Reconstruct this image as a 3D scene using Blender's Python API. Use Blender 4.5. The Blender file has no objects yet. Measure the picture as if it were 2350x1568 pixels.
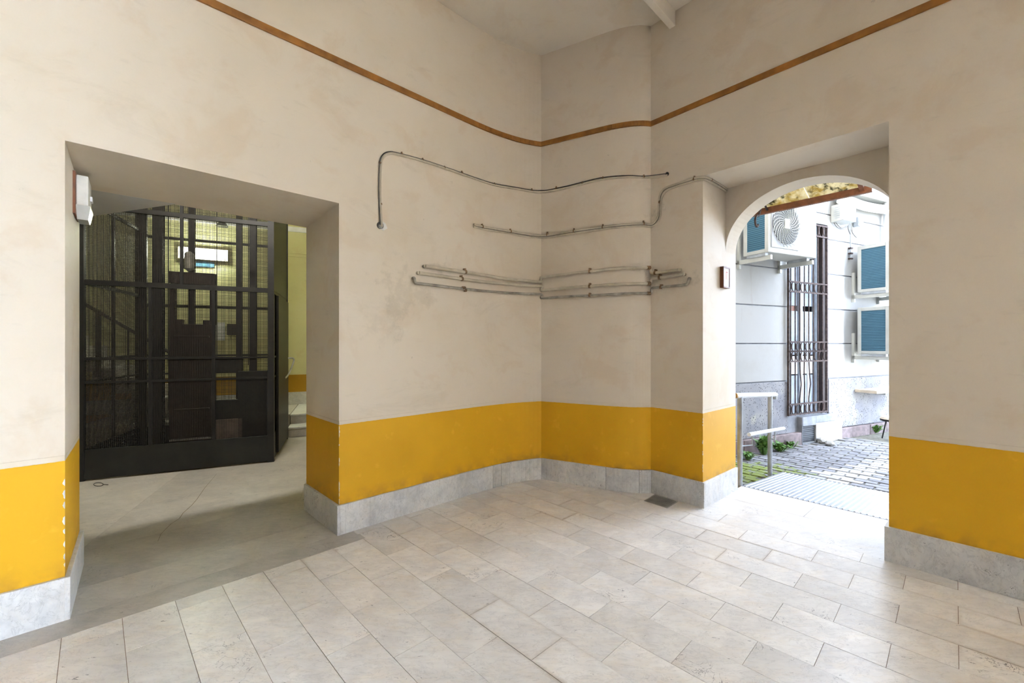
import bpy, bmesh, math, random
from mathutils import Vector, Matrix
random.seed(7)
SC = bpy.context.scene
COL = SC.collection
# ------------------------------------------------------------------ camera
F, CX, YH, H = 987.0, 1175.0, 790.0, 1.5
cam = bpy.data.cameras.new('camera'); cam_o = bpy.data.objects.new('camera', cam); COL.objects.link(cam_o)
cam_o.location = (0, 0, H); cam_o.rotation_euler = (math.pi/2, 0, 0)
cam.sensor_width = 36; cam.lens = F/2350*36; cam.shift_y = (YH-784)/2350; cam.clip_start = .05
SC.camera = cam_o
# ------------------------------------------------------------------ world, exposure
world = bpy.data.worlds.new('world'); SC.world = world; world.use_nodes = True
bg = world.node_tree.nodes['Background']
bg.inputs[0].default_value = (.80, .93, 1.15, 1); bg.inputs[1].default_value = .64
vs = SC.view_settings
vs.view_transform = 'Standard'; vs.look = 'None'; vs.gamma = 1; vs.use_curve_mapping = False
vs.exposure = 4.3
SC.cycles.adaptive_threshold = .03            # stop early where the picture is already clean
sun = bpy.data.lights.new('sun', 'SUN'); sun.energy = 24.5; sun.color = (1, .99, .97); sun.angle = math.radians(.6)
sun_o = bpy.data.objects.new('sun', sun); COL.objects.link(sun_o)
sun_o.rotation_euler = Vector((.75*.68, .661*.68, -.733)).to_track_quat('-Z', 'Y').to_euler()      # over the roof, into the yard beyond the wing
def light_portal(name, loc, direction, sx, sy):
    l = bpy.data.lights.new(name, 'AREA'); l.shape = 'RECTANGLE'; l.size = sx; l.size_y = sy
    l.cycles.is_portal = True
    o = bpy.data.objects.new(name, l); COL.objects.link(o); o.location = loc
    o.rotation_euler = Vector(direction).to_track_quat('-Z', 'Y').to_euler()
    return o

# ------------------------------------------------------------------ plan of the hall
def line_pt(c, t, x):                      # point of the plan line Y = c + t X seen at picture column x
    u = (x-CX)/F; d = c/(1-t*u); return Vector((u*d, d))
def gp(x, y, z=0.0):                       # point at height z seen at pixel
    d = F*(H-z)/(y-YH); return Vector(((x-CX)/F*d, d, z))
LC, LT, RC, RT = 4.7143, math.tan(math.radians(44.12)), 5.9404, math.tan(math.radians(-48.61))
L = Vector((math.cos(math.radians(44.12)), math.sin(math.radians(44.12))))     # along the left wall
NL = Vector((L.y, -L.x))                                                       # from it into the hall
R = Vector((math.cos(math.radians(-48.61)), math.sin(math.radians(-48.61))))   # along the right wall
NR = Vector((-R.y, R.x))                                                       # from it out of the hall
A, B = line_pt(LC, LT, 149), line_pt(LC, LT, 778)        # left opening
G, HH = line_pt(RC, RT, 1613), line_pt(RC, RT, 2040)     # right opening
C, E = Vector((.326, 4.797)), Vector((1.405, 4.355))     # niche corners
TL, TR = .73, .74                                        # wall thicknesses
ZC = 4.72
def bez(p0, p1, p2, n):
    return [p0*(1-t)**2 + p1*2*t*(1-t) + p2*t*t for t in [i/n for i in range(n+1)]]
CURVE_L = bez(Vector((-.40, LC-.40*LT)), Vector((.002, 4.716)), C, 14)
CURVE_M = [C] + bez(Vector((.95, 4.455)), Vector((1.228, 4.302)), E, 14)
LEFT_PATH = [B] + CURVE_L
GO = G + NR*TR
LFAR, RFAR = A - L*3.6, HH + R*12.0
OP0, OP1, OPZ = 4.4, 11.6, 4.65              # wide opening added to the right wall, out of the picture, to let daylight in
PATH = [LFAR] + LEFT_PATH + CURVE_M[1:] + [G, GO]
SEG = [(PATH[i], PATH[i+1]) for i in range(len(PATH)-1)] + [(HH, HH+R*OP0)]
def on_wall(x, y, off=0.0):                # point of the hall's walls seen at pixel, moved off the wall
    u = (x-CX)/F; best = None
    for p, q in SEG:
        e = q-p
        den = e.x - u*e.y
        if abs(den) < 1e-9: continue
        s = (u*p.y-p.x)/den
        if -1e-6 <= s <= 1+1e-6:
            pt = p+e*s
            if pt.y > .2 and (best is None or pt.y < best[0].y):
                n = Vector((e.y, -e.x)).normalized()
                best = (pt, n)
    pt, n = best
    z = H-(y-YH)*pt.y/F
    p3 = Vector((pt.x+n.x*off, pt.y+n.y*off, z))
    return p3
def wall_n(x):
    a, b = on_wall(x, 600, 0), on_wall(x, 600, 1); return (b-a)

# ------------------------------------------------------------------ mesh helpers
class MB:
    def __init__(s): s.v = []; s.f = []; s.smooth = False
    def add(s, vs_, fs):
        k = len(s.v); s.v += [Vector(p) for p in vs_]; s.f += [tuple(i+k for i in f) for f in fs]; return s
    def box(s, o, ax, ay, az):             # corner and three edge vectors
        o, ax, ay, az = map(Vector, (o, ax, ay, az))
        p = [o, o+ax, o+ax+ay, o+ay, o+az, o+ax+az, o+ax+ay+az, o+ay+az]
        fs = [(0,3,2,1),(4,5,6,7),(0,1,5,4),(1,2,6,5),(2,3,7,6),(3,0,4,7)]
        if ax.cross(ay).dot(az) < 0: fs = [tuple(reversed(f)) for f in fs]
        return s.add(p, fs)
    def cbox(s, c, ax, ay, az):            # centred
        c, ax, ay, az = map(Vector, (c, ax, ay, az)); return s.box(c-ax/2-ay/2-az/2, ax, ay, az)
    def aab(s, x0, x1, y0, y1, z0, z1): return s.box((x0,y0,z0), (x1-x0,0,0), (0,y1-y0,0), (0,0,z1-z0))
    def prism(s, pts, z0, z1):             # plan polygon
        n = len(pts)
        ar = sum(pts[i][0]*pts[(i+1)%n][1]-pts[(i+1)%n][0]*pts[i][1] for i in range(n))
        if ar < 0: pts = list(reversed(pts))
        lo = [(p[0], p[1], z0) for p in pts]; hi = [(p[0], p[1], z1) for p in pts]
        return s.add(lo+hi, [tuple(reversed(range(n))), tuple(range(n, 2*n))] +
                     [(i, (i+1)%n, (i+1)%n+n, i+n) for i in range(n)])
    def strip(s, path, nrm, z0, z1, th):   # band of thickness th along a plan path, nrm = side sign (1: right of travel)
        n = len(path); off = []
        for i in range(n):
            a = path[max(i-1, 0)]; b = path[min(i+1, n-1)]
            if 0 < i < n-1:
                d1 = (path[i]-a).normalized(); d2 = (b-path[i]).normalized()
                m = Vector((d1.y+d2.y, -d1.x-d2.x)).normalized(); k = 1/max(.3, m.dot(Vector((d1.y, -d1.x))))
            else:
                d1 = (b-a).normalized(); m = Vector((d1.y, -d1.x)); k = 1
            off.append(path[i]+m*k*th*nrm)
        for i in range(n-1): s.prism([path[i], path[i+1], off[i+1], off[i]], z0, z1)
        return s
    def tube(s, pts, r, n=8, caps=True):
        pts = [Vector(p) for p in pts]; k = len(s.v); m = len(pts)
        up = None
        for i, p in enumerate(pts):
            t = (pts[min(i+1, m-1)]-pts[max(i-1, 0)]).normalized()
            if up is None: up = t.orthogonal().normalized()
            up = (up-t*up.dot(t)).normalized(); sd = t.cross(up)
            rr = r[i] if isinstance(r, (list, tuple)) else r
            for j in range(n):
                a = 2*math.pi*j/n; s.v.append(p+(up*math.cos(a)+sd*math.sin(a))*rr)
        for i in range(m-1):
            for j in range(n):
                j2 = (j+1) % n
                s.f.append((k+i*n+j, k+i*n+j2, k+(i+1)*n+j2, k+(i+1)*n+j))
        if caps:
            s.f.append(tuple(k+j for j in reversed(range(n)))); s.f.append(tuple(k+(m-1)*n+j for j in range(n)))
        return s
    def disc(s, c, axis, r, th, n=24):
        c, axis = Vector(c), Vector(axis).normalized(); return s.tube([c-axis*th/2, c+axis*th/2], r, n)
    def build(s, name, mat, parent=None, smooth=False, bevel=0):
        me = bpy.data.meshes.new(name); me.from_pydata([tuple(v) for v in s.v], [], s.f); me.update()
        o = bpy.data.objects.new(name, me); COL.objects.link(o)
        if mat: me.materials.append(mat)
        if parent: o.parent = parent
        if smooth:
            for p in me.polygons: p.use_smooth = True
            me.set_sharp_from_angle(angle=math.radians(40))
        if bevel:
            b = o.modifiers.new('bevel', 'BEVEL'); b.width = bevel; b.segments = 2; b.limit_method = 'ANGLE'; b.angle_limit = math.radians(40)
        return o
def tag(o, label=None, cat=None, group=None, kind=None):
    for k, v in (('label', label), ('category', cat), ('group', group), ('kind', kind)):
        if v: o[k] = v
    return o
def empty(name, loc=(0, 0, 0)):
    o = bpy.data.objects.new(name, None); COL.objects.link(o); o.location = loc; o.empty_display_size = .05; return o
def thing(name, label, cat, group=None): return tag(empty(name), label, cat, group)
def instance(src, name, parent=None, mat=None):
    o = bpy.data.objects.new(name, src.data); COL.objects.link(o)
    if parent: o.parent = parent
    return o
def v3(p, z=0.0): return Vector((p[0], p[1], z))
def smooth_path(pts, n=6):                 # Catmull-Rom
    pts = [Vector(p) for p in pts]; out = []
    for i in range(len(pts)-1):
        p0, p1, p2, p3 = pts[max(i-1, 0)], pts[i], pts[i+1], pts[min(i+2, len(pts)-1)]
        for k in range(n):
            t = k/n
            out.append(.5*((2*p1)+(p2-p0)*t+(2*p0-5*p1+4*p2-p3)*t*t+(3*p1-p0-3*p2+p3)*t**3))
    out.append(pts[-1]); return out

# ------------------------------------------------------------------ materials
class NT:
    def __init__(s, name):
        s.m = bpy.data.materials.new(name); s.m.use_nodes = True; s.t = s.m.node_tree
        s.b = s.t.nodes['Principled BSDF']; s.pos = None
    def n(s, typ, **kw):
        nd = s.t.nodes.new(typ)
        for k, v in kw.items(): setattr(nd, k, v)
        return nd
    def l(s, a, b): s.t.links.new(a, b)
    def P(s):
        if s.pos is None: s.pos = s.n('ShaderNodeNewGeometry').outputs['Position']
        return s.pos
    def mapped(s, scale=(1, 1, 1), rot=(0, 0, 0), src=None, off=None):
        mp = s.n('ShaderNodeMapping'); mp.inputs['Scale'].default_value = scale; mp.inputs['Rotation'].default_value = rot
        s.l(src or s.P(), mp.inputs['Vector'])
        if off is not None: s.l(off, mp.inputs['Location'])
        return mp.outputs[0]
    def noise(s, scale, detail=4, vec=None, rough=.55, dist=0):
        nd = s.n('ShaderNodeTexNoise'); nd.inputs['Scale'].default_value = scale; nd.inputs['Detail'].default_value = detail
        nd.inputs['Roughness'].default_value = rough; nd.inputs['Distortion'].default_value = dist
        s.l(vec or s.P(), nd.inputs['Vector']); return nd.outputs['Fac']
    def ramp(s, fac, a, b, c0=(0, 0, 0, 1), c1=(1, 1, 1, 1)):
        r = s.n('ShaderNodeValToRGB'); r.color_ramp.elements[0].position = a; r.color_ramp.elements[1].position = b
        r.color_ramp.elements[0].color = c0; r.color_ramp.elements[1].color = c1; s.l(fac, r.inputs[0]); return r.outputs[0]
    def mix(s, fac, a, b, mode='MIX'):
        m = s.n('ShaderNodeMix', data_type='RGBA', blend_type=mode)
        for sock, val in ((m.inputs[0], fac), (m.inputs[6], a), (m.inputs[7], b)):
            if hasattr(val, 'is_linked') or hasattr(val, 'links'): s.l(val, sock)
            elif isinstance(val, (int, float)): sock.default_value = val
            else: sock.default_value = (*val, 1) if len(val) == 3 else val
        return m.outputs[2]
    def math(s, op, a, b=None, c=None):
        m = s.n('ShaderNodeMath', operation=op)
        for i, val in enumerate((a, b, c)):
            if val is None: continue
            if isinstance(val, (int, float)): m.inputs[i].default_value = val
            else: s.l(val, m.inputs[i])
        return m.outputs[0]
    def bump(s, h, strength=.2, dist=.01):
        b = s.n('ShaderNodeBump'); b.inputs['Strength'].default_value = strength; b.inputs['Distance'].default_value = dist
        s.l(h, b.inputs['Height']); s.l(b.outputs[0], s.b.inputs['Normal'])
    def done(s, col, rough=.6, metal=0, spec=None):
        if isinstance(col, (tuple, list)): s.b.inputs['Base Color'].default_value = (*col, 1)
        else: s.l(col, s.b.inputs['Base Color'])
        if isinstance(rough, (int, float)): s.b.inputs['Roughness'].default_value = rough
        else: s.l(rough, s.b.inputs['Roughness'])
        s.b.inputs['Metallic'].default_value = metal
        if spec is not None: s.b.inputs['Specular IOR Level'].default_value = spec
        return s.m
def simple(name, col, rough=.6, metal=0, var=.12, scale=14, bump=0):
    t = NT(name); f = t.noise(scale, 5)
    d = tuple(c*(1-var*1.6) for c in col); h = tuple(min(1, c*(1+var)) for c in col)
    c = t.mix(t.ramp(f, .3, .7), d, h)
    if bump: t.bump(t.noise(scale*4, 4), bump, .004)
    return t.done(c, rough, metal)
def emit(name, col, strength):
    m = bpy.data.materials.new(name); m.use_nodes = True; b = m.node_tree.nodes['Principled BSDF']
    b.inputs['Base Color'].default_value = (.9, .9, .9, 1)
    b.inputs['Emission Color'].default_value = (*col, 1); b.inputs['Emission Strength'].default_value = strength; return m
M = {}
DADO = .862
def plaster(name, cream, damp, yellow=None, dado=DADO, stains=()):
    t = NT(name)
    big = t.noise(.9, 4, rough=.6); pat = t.noise(2.3, 5, rough=.62, dist=.4); fine = t.noise(30, 2)
    brush = t.noise(5, 4, t.mapped((1.0, 1.0, 3.6), (0, .35, 0)), rough=.65)
    c = t.mix(t.math('MULTIPLY', t.ramp(pat, .54, .63), .62), cream, tuple(x*y for x, y in zip(cream, (.945, .89, .83))))
    smear = t.noise(1.7, 6, t.mapped((1.0, 1.0, 2.4), (0, .2, .3)), rough=.72, dist=.8)
    c = t.mix(t.math('MULTIPLY', t.ramp(smear, .58, .76), .26), c, tuple(x*.70 for x in damp))
    c = t.mix(t.math('MULTIPLY', t.ramp(big, .50, .74), .55), c, damp)
    c = t.mix(t.math('MULTIPLY', t.ramp(brush, .62, .72), .28), c, tuple(x*.82 for x in cream))
    st_n = t.noise(6, 5, rough=.68) if stains else None
    for (sx_, sy_, rad, k_) in stains:          # old damp marks around the pipe ends
        ds = t.n('ShaderNodeVectorMath', operation='DISTANCE'); t.l(t.P(), ds.inputs[0]); ds.inputs[1].default_value = on_wall(sx_, sy_)
        mr = t.n('ShaderNodeMapRange'); t.l(ds.outputs['Value'], mr.inputs[0]); mr.inputs[1].default_value = rad; mr.inputs[2].default_value = 0; mr.inputs[3].default_value = -.10; mr.inputs[4].default_value = .26
        c = t.mix(t.math('MULTIPLY', t.ramp(t.math('ADD', st_n, mr.outputs[0]), .62, .74), k_), c, (.36, .31, .22))
    if yellow:
        sep = t.n('ShaderNodeSeparateXYZ'); t.l(t.P(), sep.inputs[0])
        wob = t.math('MULTIPLY', t.math('SUBTRACT', fine, .5), .006)
        z = t.math('ADD', sep.outputs[2], wob)
        k = t.math('LESS_THAN', z, dado)
        pat2 = big
        yc = t.mix(t.ramp(pat2, .35, .7), yellow, tuple(x*y for x, y in zip(yellow, (.86, .82, .6))))
        n9 = t.noise(9, 4); yc = t.mix(t.math('MULTIPLY', t.ramp(n9, .62, .75), .3), yc, tuple(min(1, x*1.25+.04) for x in yellow))
        # scuffs just above the marble
        low = t.n('ShaderNodeMapRange'); t.l(sep.outputs[2], low.inputs[0])
        low.inputs[1].default_value = .34; low.inputs[2].default_value = .22; low.inputs[3].default_value = 0; low.inputs[4].default_value = .55
        yc = t.mix(t.math('MULTIPLY', low.outputs[0], t.ramp(n9, .4, .65)), yc, (.30, .17, .04))
        c = t.mix(k, c, yc)
        # faint grime line above the dado
        g = t.n('ShaderNodeMapRange'); t.l(z, g.inputs[0])
        g.inputs[1].default_value = dado+.034; g.inputs[2].default_value = dado+.028; g.inputs[3].default_value = 0; g.inputs[4].default_value = 1
        g2 = t.math('MULTIPLY', g.outputs[0], t.math('GREATER_THAN', z, dado+.022))
        c = t.mix(t.math('MULTIPLY', t.math('MULTIPLY', g2, t.ramp(pat, .35, .55)), .32), c, (.40, .33, .24))
    t.bump(fine, .10, .006)
    return t.done(c, .62 if not yellow else .55, 0, .3)
M['plaster'] = plaster('hall_plaster', (.705, .618, .495), (.63, .53, .375), (.78, .425, .014), DADO, ((930, 665, .55, .22), (870, 730, .45, .14), (1005, 615, .22, .3), (1500, 640, .22, .35), (1508, 490, .2, .4), (1245, 545, .14, .35), (1575, 640, .2, .3)))
M['plaster_plain'] = plaster('soffit_plaster', (.705, .618, .495), (.63, .53, .375))
M['ceiling'] = plaster('ceiling_plaster', (.78, .72, .62), (.70, .61, .48))
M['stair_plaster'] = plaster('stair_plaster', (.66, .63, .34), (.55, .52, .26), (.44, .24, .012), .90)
M['daylit_soffit'] = simple('daylit_soffit', (.56, .55, .53), .7, 0, .04, 2)  # grey daylight on the plaster, put into its colour
def marble(name, base, grey, warm, vein=1.0, rough=.28, tile=True, edge=None):
    t = NT(name)
    oi = t.n('ShaderNodeObjectInfo'); rnd = oi.outputs['Random']
    off = t.n('ShaderNodeCombineXYZ')
    t.l(t.math('MULTIPLY', rnd, 37.0), off.inputs[0]); t.l(t.math('MULTIPLY', rnd, 91.0), off.inputs[1]); t.l(t.math('MULTIPLY', rnd, 17.0), off.inputs[2])
    vec = t.mapped((1, 2.6, 1.4), (0, 0, math.radians(22)), off=off.outputs[0])
    v2 = t.mapped((1, 1, 1), off=off.outputs[0])
    cloud = t.noise(3.2, 3, v2, .6, .6)
    c = t.mix(t.ramp(t.math('ADD', t.math('MULTIPLY', cloud, .6), t.math('MULTIPLY', t.noise(11, 5, vec, .72, .5), .4)), .38, .66), base, grey)
    w = t.noise(4.5, 5, vec, .7)
    c = t.mix(t.math('MULTIPLY', t.ramp(w, .48, .80), .45), c, warm)
    ve = t.noise(6.5, 6, vec, .68, 1.1)
    line = t.math('ABSOLUTE', t.math('SUBTRACT', ve, .5))
    c = t.mix(t.math('MULTIPLY', t.ramp(line, .0, .022, (1, 1, 1, 1), (0, 0, 0, 1)), .17*vein), c, tuple(x*.48 for x in grey))
    sp = t.noise(17, 6, vec, .7, .4)
    c = t.mix(t.math('MULTIPLY', t.ramp(sp, .645, .70), .6*vein), c, tuple(x*.36 for x in grey))
    cr = t.noise(5.2, 5, t.mapped((1, 1, 1), (0, 0, 1.1), off=off.outputs[0]), .6, 1.6)      # rare dark cracks
    cl = t.math('MULTIPLY', t.ramp(t.math('ABSOLUTE', t.math('SUBTRACT', cr, .5)), .0, .006, (1, 1, 1, 1), (0, 0, 0, 1)), t.ramp(t.noise(2.3, 2, v2), .60, .66))
    c = t.mix(t.math('MULTIPLY', cl, .75*vein), c, (.12, .11, .11))
    if edge:                                   # brown dirt lodged along the joints, in patches
        tc = t.n('ShaderNodeTexCoord'); sp_ = t.n('ShaderNodeSeparateXYZ'); t.l(tc.outputs['Generated'], sp_.inputs[0])
        ex_ = t.math('MULTIPLY', t.math('SUBTRACT', .5, t.math('ABSOLUTE', t.math('SUBTRACT', sp_.outputs[0], .5))), edge[0])
        ey_ = t.math('MULTIPLY', t.math('SUBTRACT', .5, t.math('ABSOLUTE', t.math('SUBTRACT', sp_.outputs[1], .5))), edge[1])
        ed = t.math('ADD', t.math('MINIMUM', ex_, ey_), t.math('MULTIPLY', t.math('SUBTRACT', t.noise(24, 6), .5), .022))
        ds = t.math('MULTIPLY', t.ramp(ed, .0, .020, (1, 1, 1, 1), (0, 0, 0, 1)), t.ramp(t.noise(.75, 4), .50, .66))
        c = t.mix(t.math('MULTIPLY', ds, .55), c, (.36, .25, .14))
    br = t.n('ShaderNodeMapRange'); t.l(rnd, br.inputs[0]); br.inputs[3].default_value = .90 if tile else .95; br.inputs[4].default_value = 1.05
    hsv = t.n('ShaderNodeHueSaturation'); t.l(c, hsv.inputs['Color']); t.l(br.outputs[0], hsv.inputs['Value'])
    return t.done(hsv.outputs[0], rough+.04, 0, .45)
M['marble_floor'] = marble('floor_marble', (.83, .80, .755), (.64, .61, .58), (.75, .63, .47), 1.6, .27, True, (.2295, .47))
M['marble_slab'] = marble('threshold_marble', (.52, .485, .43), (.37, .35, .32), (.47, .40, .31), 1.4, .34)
M['marble_base'] = marble('skirting_marble', (.72, .71, .685), (.47, .475, .475), (.62, .54, .41), 1.9, .34, False)
M['grout'] = simple('grout', (.20, .15, .095), .9, 0, .25, 20)
M['wood_rail'] = simple('rail_wood', (.33, .135, .018), .5, 0, .22, 9)
M['black_iron'] = simple('black_iron', (.0075, .007, .006), .5, .0, .35, 20)
M['mesh_iron'] = simple('mesh_iron', (.016, .013, .009), .7, 0, .3, 20)
M['kick_iron'] = simple('kick_iron', (.008, .0085, .0065), .5, 0, .5, 5)
M['dark_wood'] = simple('dark_wood', (.022, .011, .008), .55, 0, .3, 12)
M['brown_wood'] = simple('brown_wood', (.19, .065, .025), .5, 0, .25, 14)
M['pipe_paint'] = simple('pipe_paint', (.56, .49, .365), .55, 0, .14, 9, .1)
M['pipe_dull'] = simple('pipe_dull', (.40, .36, .29), .6, .1, .3, 12, .2)
M['pipe_rust'] = simple('pipe_rust', (.30, .19, .10), .8, .1, .4, 40, .3)
M['pipe_dark'] = simple('dark_cable', (.11, .10, .085), .55, 0, .3, 30)
M['white_plastic'] = simple('white_plastic', (.72, .70, .64), .45, 0, .08, 12)
M['clear_plastic'] = simple('lamp_diffuser', (.62, .63, .60), .2, 0, .06, 12)
M['red_print'] = simple('red_print', (.62, .10, .06), .6, 0, .1, 30)
M['steel'] = simple('steel', (.42, .41, .38), .45, .3, .15, 14)
M['grey_steel'] = simple('grey_paint_steel', (.40, .43, .46), .45, .35, .16, 9)
M['white_paint'] = simple('white_paint', (.80, .81, .82), .4, 0, .05, 9)
M['brass'] = simple('brass_end', (.45, .24, .07), .45, .6, .3, 30)

# ------------------------------------------------------------------ the hall: walls
def S(o, label, cat): return tag(o, label, cat, None, 'structure')
ZT = 5.0
w = MB()
Ai = A + Vector((-.655, .755)).normalized()*(TL+.03)
Bi = B - NL*TL
w.prism([LFAR, A, Ai, LFAR-NL*TL], -.2, ZT)
back = [Vector((1.10, 5.62)), Bi + L*.9, Bi]
w.prism(LEFT_PATH + [C+Vector((.02, .9))] + [Bi+L*1.2, Bi], -.2, ZT)
zo, zi = 2.612, 2.562                       # the soffit of the left opening falls a little towards the stairs
w.add([v3(A, zo), v3(B, zo), v3(Bi, zi), v3(Ai, zi), v3(A, ZT), v3(B, ZT), v3(Bi, ZT), v3(Ai, ZT)],
      [(0,3,2,1),(4,5,6,7),(0,1,5,4),(2,3,7,6),(1,2,6,5),(3,0,4,7)])
S(w.build('wall_left', M['plaster']), 'cream plaster wall with yellow dado around the stair opening', 'wall')
w = MB()
w.prism(CURVE_M + [G, GO, C+NR*TR+Vector((.1, .35)), C+Vector((.02, .9))], -.2, ZT)
S(w.build('wall_niche', M['plaster']), 'curved cream plaster corner with yellow dado between the two openings', 'wall')
w = MB()
for a_, b_, z_ in ((0, OP0, -.2), (OP0, OP1, OPZ), (OP1, 12.0, -.2)):
    w.prism([HH+R*a_, HH+R*b_, HH+R*b_+NR*TR, HH+R*a_+NR*TR], z_, ZT)
w.prism([G, HH, HH+NR*TR, GO], 3.045, ZT)
S(w.build('wall_right', M['plaster']), 'shaded cream plaster wall with yellow dado beside the arched doorway', 'wall')
# the arch within the right opening
AT0, HS = .495, (HH-G).length/2
mid = (G+HH)/2
w = MB(); n = 40; prof = []
for i in range(n+1):
    a = math.pi*i/n; prof.append((-HS*math.cos(a), 2.42+.535*abs(math.sin(a))**.97))
vs_ = []
for t in (AT0, TR):
    for s_, z in prof:
        p = mid+R*s_+NR*t; vs_.append(v3(p, z)); vs_.append(v3(p, 3.06))
k = 2*(n+1); fs = []
for i in range(n):
    a, b = 2*i, 2*i+2
    fs += [(a, b, b+1, a+1), (k+a, k+a+1, k+b+1, k+b), (a, k+a, k+b, b)]
S(w.add(vs_, fs).build('trim_1', M['plaster_plain']), 'plaster arch closing the head of the courtyard doorway', 'arch')
# the rest of the hall, behind the camera
def seg_wall(name, p, q, holes, label, mat=M['plaster_plain']):
    b = MB(); d = (q-p); ln = d.length; d = d.normalized(); nn = Vector((d.y, -d.x))
    xs = 0
    for (s0, s1, zt) in holes:
        b.prism([p+d*xs, p+d*s0, p+d*s0+nn*.5, p+d*xs+nn*.5], -.2, ZT)
        b.prism([p+d*s0, p+d*s1, p+d*s1+nn*.5, p+d*s0+nn*.5], zt, ZT); xs = s1
    b.prism([p+d*xs, q, q+nn*.5, p+d*xs+nn*.5], -.2, ZT)
    return S(b.build(name, mat), label, 'wall')
# unseen end walls, made dark to soak up bounced light
P0 = RFAR; P1 = RFAR - L*7.6
seg_wall('wall_front', P0, P1, [], 'unseen end wall right of the viewer, made dark to cut bounced light', M['dark_wood'])
seg_wall('wall_back', P1, LFAR, [], 'unseen wall behind the viewer, made dark to cut bounced light', M['dark_wood'])
pc = HH+R*(OP0+OP1)/2+NR*TR; light_portal('wide_opening_light', (pc.x, pc.y, OPZ/2), (-NR.x, -NR.y, 0), OP1-OP0, OPZ)
ac = mid+NR*(TR+.02); light_portal('courtyard_door_light', (ac.x, ac.y, 1.5), (-NR.x, -NR.y, 0), 1.3, 3.0)
# ceiling
c = MB()
c.prism([LFAR-NL*.6-L*.6, P1+NL*.5-L*.5, P0+NL*.5+NR*.6, C+Vector((.5, 1.0)), B-NL*.6], ZC, ZC+.3)
S(c.build('ceiling', M['ceiling']), 'flat off-white plaster ceiling of the entrance hall', 'ceiling')
# unseen storeys added above the hall to keep sun and sky off the courtyard
UB = HH+R*1.9
S(MB().prism([UB+NR*TR, C+NR*TR-R*3.0, C-R*3.0-NR*9, UB-NR*9], 5.42, 16).build('wall_sun_block', M['plaster_plain']), 'added unseen block over the hall that shades the courtyard', 'wall')
# thin white beam carried by the right wall
b0 = on_wall(1543, 60); q0 = Vector((b0.x, b0.y))
bm = MB(); bm.box(v3(q0-R*.031+L*.05, 4.577), v3(R*.062), v3(-L*4.5), (0, 0, .16))
S(bm.build('trim_2', M['ceiling'], bevel=.004), 'narrow white beam under the ceiling above the niche', 'beam')
# wooden picture rail
rp = [LFAR, CURVE_L[0]] + CURVE_L[1:] + CURVE_M[1:] + [HH+R*2.65]
rail = S(empty('trim_3'), 'thin brown wooden rail running high along all the walls', 'rail')
for k, (i0, i1) in enumerate(((0, 16), (15, 15+len(CURVE_M)), (15+len(CURVE_M)-1, len(rp)))):
    MB().strip(rp[i0:i1], 1, 3.70, 3.752, .016).build('rail_length', M['wood_rail'], rail, bevel=.003)

# ------------------------------------------------------------------ marble skirting, slab by slab
BH, BT = .232, .022
def skirt(name, label, runs):
    root = S(empty(name), label, 'skirting')
    for path, side, h in runs:
        MB().strip(path, side, -.02, h, BT).build('slab', M['marble_base'], root, bevel=.002)
def sub(path_pts, x0, x1, n=6):             # wall points between two picture columns
    return [Vector(on_wall(x0+(x1-x0)*i/n, 1000).to_2d()) for i in range(n+1)]
JG = .0012
skirt('baseboard_left', 'veined white marble skirting along the left wall', [
    ([LFAR, LFAR+L*1.2], 1, BH), ([LFAR+L*1.202, A+L*.0], 1, BH),
    ([A-Vector((-.655, .755)).normalized()*BT, Ai], 1, BH),
    ([B]+sub(0, 790, 1128), 1, BH), (sub(0, 1128.6, 1147.5, 3), 1, BH), (sub(0, 1148.2, 1241.5, 10), 1, BH),
    ([Bi, B+NL*BT*.98], 1, BH)])
skirt('baseboard_niche', 'veined white marble skirting slabs around the curved niche', [
    (sub(0, 1242.5, 1283, 3), 1, BH), (sub(0, 1283.6, 1391.5, 6), 1, BH), (sub(0, 1392.2, 1465.5, 8), 1, BH),
    (sub(0, 1466.2, 1494, 5), 1, BH), ([E+R*.012, G+R*BT], 1, BH), ([G, GO+NR*.0], 1, BH)])
skirt('baseboard_right', 'dark veined marble skirting along the shaded right wall', [
    ([HH-R*BT, HH+R*OP0], 1, BH+.006), ([HH+NR*TR, HH-NR*.0], 1, BH+.006)])
# cream plaster fillet above the dado, with a shallow shadow line
for nm, path in (('trim_4', [LFAR, A]), ('trim_5', [B]+CURVE_L), ('trim_6', CURVE_M+[G]), ('trim_7', [HH, HH+R*OP0])):
    S(MB().strip(path, 1, DADO+.002, DADO+.030, .004).build(nm, M['plaster_plain'], bevel=.001), 'low cream plaster band on top of the yellow dado', 'trim')

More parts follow.
